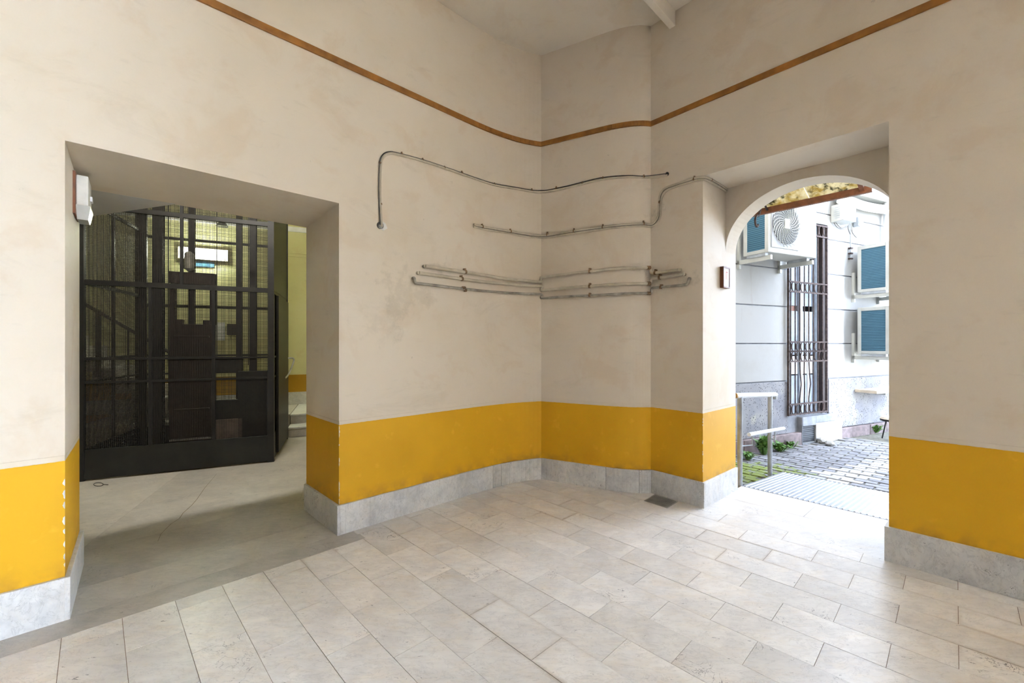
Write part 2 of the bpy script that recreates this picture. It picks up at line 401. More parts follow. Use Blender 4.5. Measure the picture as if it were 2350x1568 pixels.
# ------------------------------------------------------------------ floor
FO = Vector((0, 0))
def ln2w(l, n_): return A + L*l + NL*n_      # floor coordinates: along the left wall from A, and into the hall
fl = MB(); fl.prism([P1+NL*.4-L*.4, P0+NL*.4+NR*.2, HH+NR*.895, G+NR*.895, C+Vector((.3, .9)), Bi+L*.6-NL*.2, Bi+L*.6-NL*9-L*0, LFAR-NL*9, LFAR-L*.5], -.16, -.0025)
floor = S(fl.build('floor', M['grout']), 'worn white marble floor of the entrance hall', 'floor')
def clip(poly, p, nrm):                      # keep the side nrm points to
    out = []
    for i in range(len(poly)):
        a, b = poly[i], poly[(i+1) % len(poly)]; da, db = (a-p).dot(nrm), (b-p).dot(nrm)
        if da >= 0: out.append(a)
        if da*db < 0: out.append(a+(b-a)*(da/(da-db)))
    return out
def tile(poly, name='tile', mat=None, dz=None, parent=None, th=.03, ztop=0.0):
    if len(poly) < 3: return
    ar = abs(sum(poly[i].x*poly[(i+1) % len(poly)].y-poly[(i+1) % len(poly)].x*poly[i].y for i in range(len(poly))))/2
    if ar < .0008: return
    dz = random.uniform(-.0009, .0009) if dz is None else dz
    c0 = sum(poly, Vector((0, 0)))/len(poly)
    q_ = [Vector(((p-c0).dot(L), (p-c0).dot(NL))) for p in poly]; q_ = [Vector((a.x, -a.y)) for a in q_]
    o = MB().prism(q_, -th, 0).build(name, mat or M['marble_floor'], parent or floor)
    o.location = (c0.x, c0.y, ztop+dz); o.rotation_euler = (0, 0, math.atan2(L.y, L.x)); return o
TW, TLN, GJ = .2295, .470, .0024
N0 = .205                                    # threshold slabs reach this far into the hall
Lw, Rw = L, NL
niche_clips = [(C, Vector((-.25, -1)).normalized()*1.0), (Vector((.95, 4.455)), Vector((-.55, -1)).normalized()), (Vector((.08, 4.72)), Vector((.55, -1)).normalized())]
rows = range(-9, 26)
for i in rows:
    l0 = -.005+i*TW
    off = .5*TLN if i % 2 else 0
    for j in range(-1, 11):
        n0 = N0-.10+off+j*TLN-TLN*.5
        a, b = n0+GJ/2, n0+TLN-GJ/2
        if b < (N0 if l0 < (B-A).length+.1 else .0): continue
        if l0 < (B-A).length+.02: a = max(a, N0+GJ)
        poly = [ln2w(l0+GJ/2, a), ln2w(l0+TW-GJ/2, a), ln2w(l0+TW-GJ/2, b), ln2w(l0+GJ/2, b)]
        poly = clip(poly, G, -NR)
        poly = clip(poly, A, NL) if poly else poly
        for p, nn in niche_clips:
            if len(poly) >= 3 and not (nn.x < -.4 and sum(q.x for q in poly)/len(poly) > 1.0): poly = clip(poly, p, nn)
        poly = clip(poly, P0, -NL) if len(poly) >= 3 else poly
        if len(poly) < 3: continue
        cc = sum(poly, Vector((0, 0)))/len(poly)
        if cc.y < -.4 or cc.y < .35*abs(cc.x)-.2: continue
        tile(poly)
# slabs in front of and under the left opening
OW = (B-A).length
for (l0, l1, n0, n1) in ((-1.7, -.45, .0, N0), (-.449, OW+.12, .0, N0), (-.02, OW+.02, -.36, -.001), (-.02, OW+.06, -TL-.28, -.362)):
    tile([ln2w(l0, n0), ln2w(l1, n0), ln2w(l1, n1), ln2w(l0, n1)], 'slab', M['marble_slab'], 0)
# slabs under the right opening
def rd(s_, d_): return G + R*s_ + NR*d_
RW = (HH-G).length
for (s0, s1, d0, d1) in ((-.0, RW, .001, .44), (0, RW*.52, .442, .893), (RW*.52+.002, RW, .442, .893)):
    tile([rd(s0, d0), rd(s1, d0), rd(s1, d1), rd(s0, d1)], 'slab', M['marble_floor'], 0)
# hairline crack in the left threshold
def crack(pts):
    P_ = [gp(x, y, .0006) for x, y in pts]; b = MB(); m = len(P_); v_ = []
    for i, p in enumerate(P_):
        wv = .0035*(1-abs(2*i/(m-1)-1)*.6); v_ += [p+Vector((-wv, 0, 0)), p+Vector((wv, 0, .0004))]
    return b.add(v_, [(2*i, 2*i+1, 2*i+3, 2*i+2) for i in range(m-1)]).build('crack', M['grout'], floor)
crack([(362, 1243), (370, 1225), (392, 1203), (412, 1190), (420, 1178), (440, 1160), (452, 1146), (470, 1120), (482, 1106), (497, 1088)])
# floor drain
dr = thing('floor_drain', 'small steel slotted drain grate set into the floor by the niche skirting', 'drain')
q = [gp(1478, 1150), gp(1503, 1135), gp(1557, 1152), gp(1531, 1167)]
for i in range(4):
    a, b = q[i], q[(i+1) % 4]; e = (b-a).normalized(); nn = Vector((-e.y, e.x, 0))*.010
    MB().box(a+Vector((0, 0, -.004)), b-a, nn if (sum(q, Vector())/4-a).dot(nn) > 0 else -nn, (0, 0, .0075)).build('frame_bar', M['steel'], dr)
MB().add([p+Vector((0, 0, .0015)) for p in q], [(0, 1, 2, 3)]).build('sump', M['black_iron'], dr)
for i in range(1, 14):
    a = q[0].lerp(q[1], i/14); b = q[3].lerp(q[2], i/14); e = (q[1]-q[0])/14*.42
    MB().box(a+Vector((0, 0, .0005)), b-a, e, (0, 0, .0035)).build('grate_bar', M['steel'], dr)

# ------------------------------------------------------------------ pipes and cables on the walls
def wall_path(px, off, n=5):
    return smooth_path([on_wall(x, y, off) for x, y in px], n)
def clip_ring(parent, x, y, r, off, mat, name='clip', w=.016):
    p = on_wall(x, y, off); a, b = on_wall(x-3, y, off), on_wall(x+3, y, off)
    e = (b-a).normalized(); nn = wall_n(x)
    m = MB(); m.tube([p-e*w/2, p+e*w/2], r*1.32, 10)
    m.cbox(p-nn*off*.5+Vector((0, 0, r*1.5)), e*w, nn*off*1.0, (0, 0, r*1.6))
    m.build(name, mat, parent)
# cable in a painted conduit, from the patched hole to the niche
t = thing('cable_run', 'cream conduit with dark cable arching from a patched hole, topmost on the wall', 'cable')
top = [(872, 517), (869, 470), (868, 420), (870, 375), (877, 356), (892, 349), (912, 352), (965, 366), (1020, 384), (1060, 398), (1100, 412), (1133, 422), (1180, 430), (1220, 437), (1241, 438), (1262, 436), (1300, 428), (1340, 418), (1384, 408), (1440, 403.5), (1480, 405), (1530, 399)]
MB().tube(wall_path([(x+3, y+4) for x, y in top], .010), .0105, 8).build('conduit', M['pipe_paint'], t, True)
MB().tube(wall_path(top, .010), .0048, 6).build('cable', M['pipe_dark'], t, True)
for x, y in ((871, 374), (873, 468), (921, 353), (969, 367), (1019, 385), (1059, 396), (1134, 423), (1220, 436), (1277, 431), (1337, 420), (1384, 409), (1477, 405)):
    clip_ring(t, x, y+1, .0085, .010, M['pipe_rust'], w=.012)
p = on_wall(872, 518, .004); nn = wall_n(872)
MB().disc(p, nn, .030, .012, 14).build('hole', M['black_iron'], t)
q = [on_wall(x, y, .004) for x, y in ((866, 520), (876, 508), (884, 514), (888, 525), (879, 530), (868, 524))]
MB().add(q+[v+nn*.006 for v in q], [tuple(range(6)), tuple(range(6, 12))]+[(i, (i+1) % 6, (i+1) % 6+6, i+6) for i in range(6)]).build('plaster_patch', M['white_plastic'], t)
p = on_wall(1531, 400, .003)
MB().disc(p, wall_n(1531), .020, .008, 14).build('hole', M['black_iron'], t)
# twin pipes that climb into the courtyard doorway
t = thing('twin_pipe', 'pair of cream pipes climbing from the niche into the arched doorway', 'pipe')
tw = [(1085, 516), (1096, 519), (1120, 524), (1170, 532), (1210, 539), (1241, 542), (1265, 540), (1300, 534), (1360, 525), (1420, 518), (1470, 514.5), (1492, 516), (1506, 508), (1513, 494), (1514.5, 470), (1517, 448), (1527, 434), (1550, 425), (1585, 414), (1602, 409), (1616, 409), (1640, 420), (1664, 436)]
MB().tube(wall_path(tw, .017), .012, 8).build('pipe', M['pipe_paint'], t, True)
MB().tube(wall_path([(x+(3.5 if 1500 < x < 1530 else 0), y+5) for x, y in tw], .013), .0095, 8).build('pipe', M['pipe_paint'], t, True)
MB().tube(wall_path([(x+(2 if 1500 < x < 1530 else 0), y+2.4) for x, y in tw], .019), .0030, 6).build('cable', M['pipe_dark'], t, True)
for x, y in ((1105, 521), (1170, 532), (1257, 539), (1318, 531), (1384, 522), (1476, 514), (1516, 465), (1595, 412), (1627, 414)):
    clip_ring(t, x, y, .013, .017, M['pipe_rust'], w=.012)
# the three stacked water pipes
def pipe(label, px, clips, mat, r=.0155, elbows=()):
    t = thing('water_pipe', label, 'pipe', 'three pipes around the niche')
    MB().tube(wall_path(px, .028, 4), r, 10).build('pipe', mat, t, True)
    for x, y in clips: clip_ring(t, x, y, r, .028, M['pipe_rust'], 'clip', .02)
    for x, y in elbows:
        p = on_wall(x, y, .028); MB().disc(p, (on_wall(x+2, y, .028)-on_wall(x-2, y, .028)), r*1.38, .034, 10).build('coupling', M['pipe_rust'], t)
    for k in (0, -1):
        a = on_wall(*px[k], .028); n_ = wall_n(px[k][0]); MB().tube([a, a-n_*.03], r*1.05, 10).build('elbow', mat, t)
pipe('topmost of three cream pipes stacked around the niche', [(972, 612), (985, 614), (1060, 625), (1110, 633), (1150, 640), (1200, 645), (1238, 648), (1242.5, 646), (1244, 640), (1250, 637), (1310, 629), (1356, 624), (1420, 617), (1460, 616), (1490, 616), (1497, 618), (1498, 626), (1504, 627.5), (1530, 624.5), (1562, 620)],
     [(1064, 625), (1355, 624), (1507, 627)], M['pipe_paint'], elbows=[(1486, 616)])
pipe('middle one of three cream pipes stacked around the niche', [(958, 627), (972, 629), (1055, 641), (1110, 648), (1150, 652), (1200, 656), (1237, 658), (1242, 660), (1244, 666), (1252, 667), (1310, 661.5), (1356, 658), (1420, 653), (1460, 652), (1488, 652), (1497, 649), (1499, 641), (1506, 639), (1540, 635), (1572, 630)],
     [(1056, 641), (1355, 658), (1517, 638)], M['pipe_paint'], elbows=[(1486, 652)])
pipe('lowest and darkest of three pipes stacked around the niche', [(947, 639), (950, 650), (962, 652), (1063, 664), (1110, 669), (1150, 672), (1200, 675), (1237, 676), (1242, 679), (1244, 684), (1252, 685), (1310, 681), (1356, 679), (1420, 675.5), (1460, 674), (1490, 673.5), (1498, 671), (1499.5, 663), (1506, 661), (1540, 658), (1574, 654.5), (1581, 650), (1584, 640)],
     [(1064, 667), (1355, 679), (1520, 660)], M['pipe_dull'], .0125, elbows=[(1060, 662), (1486, 674)])
# little framed sign in the courtyard doorway
def jamb(tt, z, off=0.0): p = G+NR*tt+R*off; return Vector((p.x, p.y, z))
t = thing('framed_notice', 'small brown wooden framed notice with red print on the white door jamb', 'sign')
o_, ex, ez, er = jamb(.365, 2.05), v3(NR*.15), Vector((0, 0, .205)), v3(R)
MB().box(o_, ex, er*.028, ez).build('back_box', M['brown_wood'], t)
MB().box(o_+ex*.1+ez*.07+er*.027, ex*.8, er*.004, ez*.86).build('card', M['white_paint'], t); card_p = t.children[-1]
for a, b, c_ in ((0, 0, 0), (.92, 0, 0)): MB().box(o_+ex*a+er*.026, ex*.08, er*.009, ez).build('frame_bar', M['brown_wood'], t)
for a in (0, .94): MB().box(o_+ez*a+er*.026, ex, er*.009, ez*.06).build('frame_bar', M['brown_wood'], t)
MB().box(o_+ex*.42+ez*.40+er*.030, ex*.06, er*.002, ez*.36).box(o_+ex*.42+ez*.73+er*.030, ex*.30, er*.002, ez*.05).build('print', M['red_print'], card_p)

# ------------------------------------------------------------------ the stair hall behind the left opening
U, V, O = Vector((.9027, .4302)), Vector((-.36, .933)).normalized(), Vector((-4.714, 4.70))
def cg(s_, t_, z=0.0): p = O+U*s_+V*t_; return Vector((p.x, p.y, z))
def plane_pt(x, y, P_, D_):                 # vertical plane through plan point P_ along D_
    u = (x-CX)/F; s_ = (u*P_.y-P_.x)/(D_.x-u*D_.y); p = P_+D_*s_
    return Vector((p.x, p.y, H-(y-YH)*p.y/F))
def cage_px(x, y, t_=0.0): return plane_pt(x, y, O+V*t_, U)
TBK = 3.19                                   # back wall of the stair hall
def hall_wall(name, p, q, label, out, mat=M['stair_plaster'], z1=5.4):
    d = (q-p).normalized(); nn = Vector((d.y, -d.x))*out
    return S(MB().prism([p, q, q+nn*.3, p+nn*.3], -.2, z1).build(name, mat), label, 'wall')
bl, br = Vector(cg(-3.6, TBK).to_2d()), Vector(cg(3.3, TBK).to_2d())
hall_wall('wall_stair_back', bl, br, 'olive cream stair hall wall behind the lift cage with yellow dado', -1)
hall_wall('wall_stair_left', LFAR-NL*TL, bl, 'olive cream stair hall wall left of the lift cage', -1)
hall_wall('wall_stair_right', Bi+L*.55-NL*.0, br, 'olive cream stair hall wall right of the steps', 1)
S(MB().prism([LFAR-NL*TL-L*.4, Bi+L*1.2, br+U*.4+V*.4, bl-U*.4+V*.4], 5.2, 5.4).build('ceiling_stair', M['ceiling']), 'ceiling high above the stair hall', 'ceiling')
g1, g2 = gp(187, 500, 2.562), gp(404, 468.5, 2.562)
S(MB().prism([Ai.to_2d() if len(Ai) == 3 else Ai, Vector(g2.to_2d())-L*.0, Vector(g1.to_2d()), Vector(g1.to_2d())+(Vector(g1.to_2d())-Vector(g2.to_2d()))*1.2, LFAR-NL*TL], 2.562, 2.80).build('trim_8', M['daylit_soffit']), 'plaster soffit wedge inside the stair opening with grey daylight in its colour', 'soffit')
# marble floor of the stair hall
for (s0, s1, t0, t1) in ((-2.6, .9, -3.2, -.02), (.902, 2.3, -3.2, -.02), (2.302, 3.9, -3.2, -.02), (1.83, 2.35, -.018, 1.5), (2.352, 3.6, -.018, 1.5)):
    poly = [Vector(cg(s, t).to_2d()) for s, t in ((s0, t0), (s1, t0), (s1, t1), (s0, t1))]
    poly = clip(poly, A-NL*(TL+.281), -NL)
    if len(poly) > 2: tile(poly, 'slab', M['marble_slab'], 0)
# two steps and the landing
st = tag(empty('landing_steps'), 'two worn marble steps up to the landing beside the lift cage', 'steps')
for k, (t0, s0) in enumerate(((1.5, 1.84), (1.86, 1.84))):
    MB().box(cg(s0, t0+.02, k*.16), v3(U*1.25), v3(V*(TBK-t0-.03)), (0, 0, .13)).build('riser', M['marble_slab'], st)
    MB().box(cg(s0, t0, k*.16+.13), v3(U*1.25), v3(V*(TBK-t0-.01)), (0, 0, .03)).build('tread', M['marble_base'], st, bevel=.006)
MB().box(cg(-.9, 1.86, 0), v3(U*2.73), v3(V*(TBK-1.87)), (0, 0, .32)).build('landing', M['marble_slab'], st)
MB().box(cg(-3.4, TBK-.03, .32), v3(U*6.4), v3(V*.028), (0, 0, .24)).build('skirting', M['marble_base'], st)
# the flight that climbs to the left behind the cage
fl_ = tag(empty('stair_flight'), 'dark stair flight climbing behind the lift cage', 'stairs')
ra, rb = cage_px(383, 805, 2.15), cage_px(225, 715, 2.15)
s_of = lambda p: (Vector(p.to_2d())-O-V*2.15).dot(U)
sa, sb = s_of(ra), s_of(rb); slope = (rb.z-ra.z)/(sa-sb)
rise = .165; run = rise/slope; s_start = sa-(.32+.9-ra.z)/slope if False else sa+(ra.z-1.22)/slope
for k in range(12):
    MB().box(cg(s_start-(k+1)*run, 2.18, .32+k*rise-.06), v3(U*(run+.02)), v3(V*.98), (0, 0, rise+.06)).build('step', M['marble_slab'], fl_)
bal = thing('stair_balustrade', 'dark iron stair balustrade with handrail behind the lift mesh', 'balustrade')
def rail_z(s_): return 1.22+(s_start-s_)*slope
MB().tube([cg(s_start+.02, 2.15, rail_z(s_start)-.02), cg(s_start-2.6, 2.15, rail_z(s_start-2.6))], .026, 8).build('handrail', M['dark_wood'], bal, True)
for k in range(14):
    s_ = s_start-.06-k*run*.72
    MB().tube([cg(s_, 2.15, .32+max(0, (s_start-s_))*slope-.02), cg(s_, 2.15, rail_z(s_))], .009, 6).build('baluster', M['black_iron'], bal)
MB().tube([cg(sb, 2.15, .34+(s_start-sb)*slope-.1), cg(sb, 2.15, rail_z(sb)+.02)], .035, 8).build('newel', M['black_iron'], bal)
# lamp on the back wall
t = thing('fluorescent_lamp', 'lit fluorescent wall lamp above a blue sticker behind the lift mesh', 'lamp')
def bw(x, y, off=0.0): return plane_pt(x, y, O+V*(TBK-off), U)
lc = bw(470, 585); ux = v3(U); vn = v3(-V)
MB().cbox(lc+vn*.04, ux*.74, vn*.06, (0, 0, .20)).build('housing', M['white_plastic'], t)
for dz in (-.045, .045):
    MB().tube([lc+vn*.10-ux*.33+Vector((0, 0, dz)), lc+vn*.10+ux*.33+Vector((0, 0, dz))], .022, 10).build('tube', emit('lamp_tube', (.93, 1.0, .78), 16), t)
MB().cbox(bw(461, 606, .01), ux*.40, vn*.012, (0, 0, .10)).build('sticker', simple('blue_sticker', (.10, .25, .42), .4), t)
# fittings on the stair wall
t = thing('spot_lamp', 'small dark conical spot lamp on the stair wall above the lit tube', 'lamp')
pp = bw(510, 516, .22)
MB().tube([pp+Vector((0, 0, .10)), pp+Vector((0, 0, .05)), pp-Vector((0, 0, .03))], [.03, .045, .10], 14).build('shade', M['black_iron'], t, True)
MB().tube([pp+Vector((0, 0, .09)), pp+Vector((0, 0, .15))+v3(V*.22)], .012, 6).build('arm', M['black_iron'], t)
t = tag(MB().cbox(bw(505, 761, .01), ux*.14, vn*.012, (0, 0, .33)).build('paper_notice', M['white_paint']), 'pale paper notice pinned to the stair wall', 'notice')
t = thing('wall_box', 'dark electrical box on the stair wall behind the lift mesh', 'box')
MB().cbox(bw(535, 757, .05), ux*.17, vn*.10, (0, 0, .20)).build('case', M['dark_wood'], t)
MB().cbox(bw(537, 757, .105), ux*.10, vn*.02, (0, 0, .09)).build('cover', M['black_iron'], t)
tr = S(MB().box(cg(-3.4, TBK-.05, 3.70), v3(U*6.5), v3(V*.05), (0, 0, .09)).build('trim_9', M['white_paint']), 'white cornice moulding high on the stair wall', 'trim')
t = thing('cable_trunking', 'thin painted cables running along the stair wall right of the lift', 'cable')
for z in (3.22, 3.28): MB().tube([cg(1.3, TBK-.012, z), cg(3.2, TBK-.012, z)], .009, 6).build('cable', M['stair_plaster'], t)
# added lamp, out of sight above the lintel, to light the floor before the cage
t = thing('added_fill_lamp', 'added unseen lamp lighting the floor before the lift cage', 'lamp')
lp = (Ai+Bi)/2-NL*.30
LZ = 4.45
MB().box(v3(lp-L*.45+NL*.30, LZ-.05), v3(L*.9), v3(-NL*.16), (0, 0, .12)).build('housing', M['white_paint'], t)
MB().box(v3(lp-L*.42+NL*.28, LZ-.085), v3(L*.84), v3(-NL*.11), (0, 0, .05)).build('glass', emit('fill_lamp_glow', (1.0, .98, .94), 15), t)

S(MB().box(v3(Ai-L*.2, 2.76), v3(Bi-Ai+L*.5), v3(-NL*.24), (0, 0, .08)).build('trim_11', M['plaster_plain']), 'added unseen ledge that shades the floor of the stair opening', 'trim')  # added out of view to cast the doorway's floor shadow
# ------------------------------------------------------------------ lift cage
cage = thing('lift_cage', 'black iron lift cage of fine wire mesh with a solid kick panel', 'lift cage')
CW, CD, CH = 1.82, 1.42, 5.0
iron = M['black_iron']
def bar(s0, t0, z0, s1, t1, z1, w_=.03, d_=.03, name='rail', mat=None, parent=None):
    a, b = cg(s0, t0, z0), cg(s1, t1, z1); e = b-a
    if abs(e.z) > .5*e.length: x_, y_ = v3(U*w_), v3(V*d_)
    else:
        x_ = Vector((0, 0, w_)); y_ = Vector((e.y, -e.x, 0)).normalized()*d_
    return MB().box(a-x_/2-y_/2, e, x_, y_).build(name, mat or iron, parent or cage)
for s_, t_, w_ in ((0, 0, .07), (CW, 0, .07), (0, CD, .06), (CW, CD, .06)): bar(s_, t_, .0, s_, t_, CH, w_, .05, 'post')
for t_ in (0, CD):
    MB().box(cg(0, t_-.015, .015), v3(U*CW), v3(V*.03), (0, 0, .325)).build('kick_panel', M['kick_iron'], cage, bevel=.003)
for s_ in (0, CW):
    MB().box(cg(s_-.015, 0, .015), v3(U*.03), v3(V*CD), (0, 0, .325)).build('kick_panel', M['kick_iron'], cage, bevel=.003)
for t_ in (0, CD):
    for z, w_ in ((1.075, .024), (1.335, .024), (2.18, .055), (3.02, .05), (3.75, .05)) if t_ == 0 else ((1.075, .024), (1.335, .024), (2.05, .04), (3.02, .04), (3.75, .05)):
        bar(0, t_, z, CW, t_, z, w_, .03)
for s_ in (0, CW):
    for z, w_ in ((1.075, .024), (1.335, .024), (2.18, .04), (3.10, .04)):
        bar(s_, 0, z, s_, CD, z, w_, .03)
sv = lambda x: (Vector(cage_px(x, 800).to_2d())-O).dot(U)
bar(sv(345), 0, .34, sv(345), 0, 2.18, .032, .03, 'mullion'); bar(sv(491), 0, .34, sv(491), 0, 2.18, .032, .03, 'mullion')
bar(sv(417), 0, 2.18, sv(417), 0, CH, .032, .03, 'mullion')
bar(0, CD*.5, .34, 0, CD*.5, CH, .03, .03, 'mullion')
def wire_panel(p0, du, lu, z0, z1, pitch=.0172, r=.0017):
    b = MB(); d = v3(du); n_ = Vector((du.y, -du.x, 0)); k = int(lu/pitch)
    def w4(a, e, c1, c2):
        p = [a-c1-c2, a+c1-c2, a+c1+c2, a-c1+c2]; q = [x+e for x in p]
        b.add(p+q, [(i, (i+1) % 4, (i+1) % 4+4, i+4) for i in range(4)])
    for i in range(1, k): w4(p0+d*(i*pitch)+Vector((0, 0, z0)), Vector((0, 0, z1-z0)), d*r, n_*r)
    for i in range(1, int((z1-z0)/pitch)): w4(p0+Vector((0, 0, z0+i*pitch)), d*lu, Vector((0, 0, r)), n_*r)
    o = b.build('wire_mesh', M['mesh_iron'], cage); o['kind'] = 'stuff'
ZM = 3.9
wire_panel(cg(0, 0), U, CW, .34, ZM); wire_panel(cg(0, CD), U, CW, .34, ZM)
wire_panel(cg(0, 0), V, CD, .34, ZM); wire_panel(cg(CW, 0), V, CD, .34, ZM)
# landing door on the right side with its handle
MB().box(cg(CW+.016, .30, .05), v3(U*.03), v3(V*1.05), (0, 0, 2.1)).build('door_leaf', M['black_iron'], cage); leaf_p = cage.children[-1]
MB().box(cg(CW-.01, .12, 2.2), v3(U*.03), v3(V*1.26), (0, 0, 2.6)).build('side_panel', M['black_iron'], cage)
hp = [cg(CW+.05, 1.26, 1.28), cg(CW+.12, 1.26, 1.28), cg(CW+.13, 1.24, 1.22), cg(CW+.08, 1.10, 1.05), cg(CW+.045, .98, .99)]
MB().tube(smooth_path(hp, 4), .013, 8).build('handle', M['steel'], leaf_p, True)
# guide rails, ropes and the counterweight frame inside
gr = thing('lift_guide', 'dark steel guide rails and ropes standing inside the lift cage', 'lift machinery')
def vbar(x, t_, w_, z0=.02, z1=5.0, d_=.05, name='guide_rail', mat=None):
    s_ = (Vector(cage_px(x, 800, t_).to_2d())-O-V*t_).dot(U); return bar(s_, t_, z0, s_, t_, z1, w_, d_, name, mat, gr)
vbar(364, .75, .105, d_=.09); vbar(440, 1.28, .075, .32); vbar(549, 1.25, .07, .32); vbar(581, .85, .085)
vbar(331, 1.30, .06)
for x in (386, 498, 570): vbar(x, .9, .008, 1.2, 5.0, .008, 'rope')
wt = cage_px(434, 597, 1.1)
MB().tube([wt+Vector((0, 0, .12)), wt+Vector((0, 0, .09)), wt-Vector((0, 0, .12)), wt-Vector((0, 0, .15))], [.02, .055, .06, .03], 12).build('rope_socket', M['steel'], gr, True)
MB().tube([wt, wt+Vector((0, 0, 1.8))], .010, 6).build('rope', iron, gr)
MB().tube([wt, wt-Vector((0, 0, .45))], .010, 6).build('rope', iron, gr)
car = thing('lift_counterweight', 'dark brown wooden panelled lift car frame hanging inside the cage', 'lift car')
TC = .80
def pan(x0, x1, y0, y1, name, mat=M['dark_wood'], t_=TC, d_=.08):
    a, b = cage_px(x0, y0, t_), cage_px(x1, y0, t_); zt = (a.z+b.z)/2
    zb = (cage_px(x0, y1, t_).z+cage_px(x1, y1, t_).z)/2
    return MB().box(Vector((a.x, a.y, zb)), b-a-Vector((0, 0, (b-a).z)), v3(V*d_), (0, 0, zt-zb)).build(name, mat, car, bevel=.004)
pan(387, 493, 625, 652, 'crosshead'); pan(388, 401, 652, 745, 'upright'); pan(481, 493, 652, 745, 'upright')
pan(388, 493, 744, 1014, 'panel', d_=.06)
for y in (771, 822, 870, 938): pan(397, 480, y, y+3.5, 'moulding', M['dark_wood'], TC-.012, .02)
pan(401, 419, 733, 745, 'bracket'); pan(466, 481, 735, 745, 'bracket'); pan(388, 484, 1006, 1011, 'sill', M['steel'], TC-.01, .05)
pan(494, 556, 823, 853, 'upper_board', M['black_iron']); pan(545, 612, 852, 1004, 'side_board', M['black_iron'])
pan(494, 547, 918, 962, 'lower_board', M['black_iron']); pan(495, 556, 962, 1012, 'wooden_box', simple('raw_wood', (.26, .19, .15), .7, 0, .2, 10))

# ------------------------------------------------------------------ emergency lamp on the left jamb
t = thing('emergency_lamp', 'white boxed emergency lamp with clear cover on the left opening jamb', 'lamp')
JL = (Ai-A).normalized(); NJ = Vector((JL.y, -JL.x))
def jl(tt, z, off=0.0): p = A+JL*tt+NJ*off; return Vector((p.x, p.y, z))
MB().box(jl(.36, 2.30, 0), v3(JL*.26), v3(NJ*.012), (0, 0, .26)).build('back_plate', M['brown_wood'], t)
MB().box(jl(.38, 2.36, .012), v3(JL*.22), v3(NJ*.055), (0, 0, .185)).build('body', M['white_plastic'], t, bevel=.006); body_p = t.children[-1]
a_, b_ = jl(.38, 2.36, .012), jl(.60, 2.36, .012); nj = v3(NJ)
dz_ = Vector((0, 0, -.075)); ts = v3(JL*.07)
MB().add([a_, b_, b_+nj*.065, a_+nj*.065, a_+dz_+ts, b_+dz_, b_+dz_+nj*.05, a_+dz_+ts+nj*.05], [(0,1,2,3),(7,6,5,4),(0,4,5,1),(1,5,6,2),(2,6,7,3),(3,7,4,0)]).build('diffuser', M['clear_plastic'], t)
MB().box(jl(.50, 2.42, .066), v3(JL*.06), v3(NJ*.012), (0, 0, .03)).build('switch', M['white_paint'], t)

# ------------------------------------------------------------------ courtyard outside the arched doorway
GZ = -.12
M['ext_white'] = None
def ext_plaster(name, base, stain):
    t = NT(name); c = t.mix(t.ramp(t.noise(1.4, 7, rough=.65), .5, .72), base, tuple(x*y for x, y in zip(base, (.93, .91, .85))))
    drip = t.noise(3.2, 6, t.mapped((3.0, 3.0, .35)), rough=.7)
    c = t.mix(t.math('MULTIPLY', t.ramp(drip, .60, .74), .45), c, stain)
    dmg = t.noise(4.5, 8, rough=.75, dist=.5)
    c = t.mix(t.math('MULTIPLY', t.ramp(dmg, .70, .74), .7), c, (.33, .24, .17))
    t.bump(t.noise(14, 7), .12, .01); return t.done(c, .8)
M['ext_white'] = ext_plaster('courtyard_plaster', (.35, .35, .343), (.24, .205, .15))
def lava(name):
    t = NT(name)
    vo = t.n('ShaderNodeTexVoronoi'); vo.inputs['Scale'].default_value = 34; t.l(t.mapped((1, 1, 1)), vo.inputs['Vector'])
    pits = t.math('MULTIPLY', t.ramp(vo.outputs['Distance'], .20, .32, (1, 1, 1, 1), (0, 0, 0, 1)), t.ramp(t.noise(9, 5), .40, .55))
    c = t.mix(t.ramp(t.noise(3, 6), .35, .7), (.20, .20, .225), (.29, .285, .29))
    c = t.mix(t.ramp(t.noise(1.6, 7, rough=.7), .58, .70), c, (.38, .36, .31))
    c = t.mix(pits, c, (.03, .028, .03)); t.bump(pits, -.6, .02); return t.done(c, .85)
M['lava'] = lava('pitted_stone')
M['pink_stone'] = simple('pink_stone', (.21, .165, .165), .85, 0, .22, 12, .4)
M['sill_plaster'] = simple('grey_render', (.23, .24, .265), .8, 0, .16, 8, .3)
M['rust_iron'] = simple('rusty_iron', (.075, .05, .045), .75, .3, .4, 24)
M['shutter'] = simple('shutter_paint', (.32, .37, .43), .6, 0, .12, 10)
M['ac_white'] = simple('ac_case', (.44, .45, .43), .4, 0, .05, 8)
M['room_dark'] = simple('room_dark', (.06, .06, .065), .8)
def coil_mat():
    t = NT('coil_fins'); w_ = t.n('ShaderNodeTexWave', bands_direction='Z'); w_.inputs['Scale'].default_value = 11.5; t.l(t.P(), w_.inputs['Vector'])
    c = t.mix(t.ramp(w_.outputs['Fac'], .25, .75), (.025, .085, .135), (.055, .145, .21)); t.bump(w_.outputs['Fac'], .3, .01); return t.done(c, .45, .1)
M['coil'] = coil_mat()
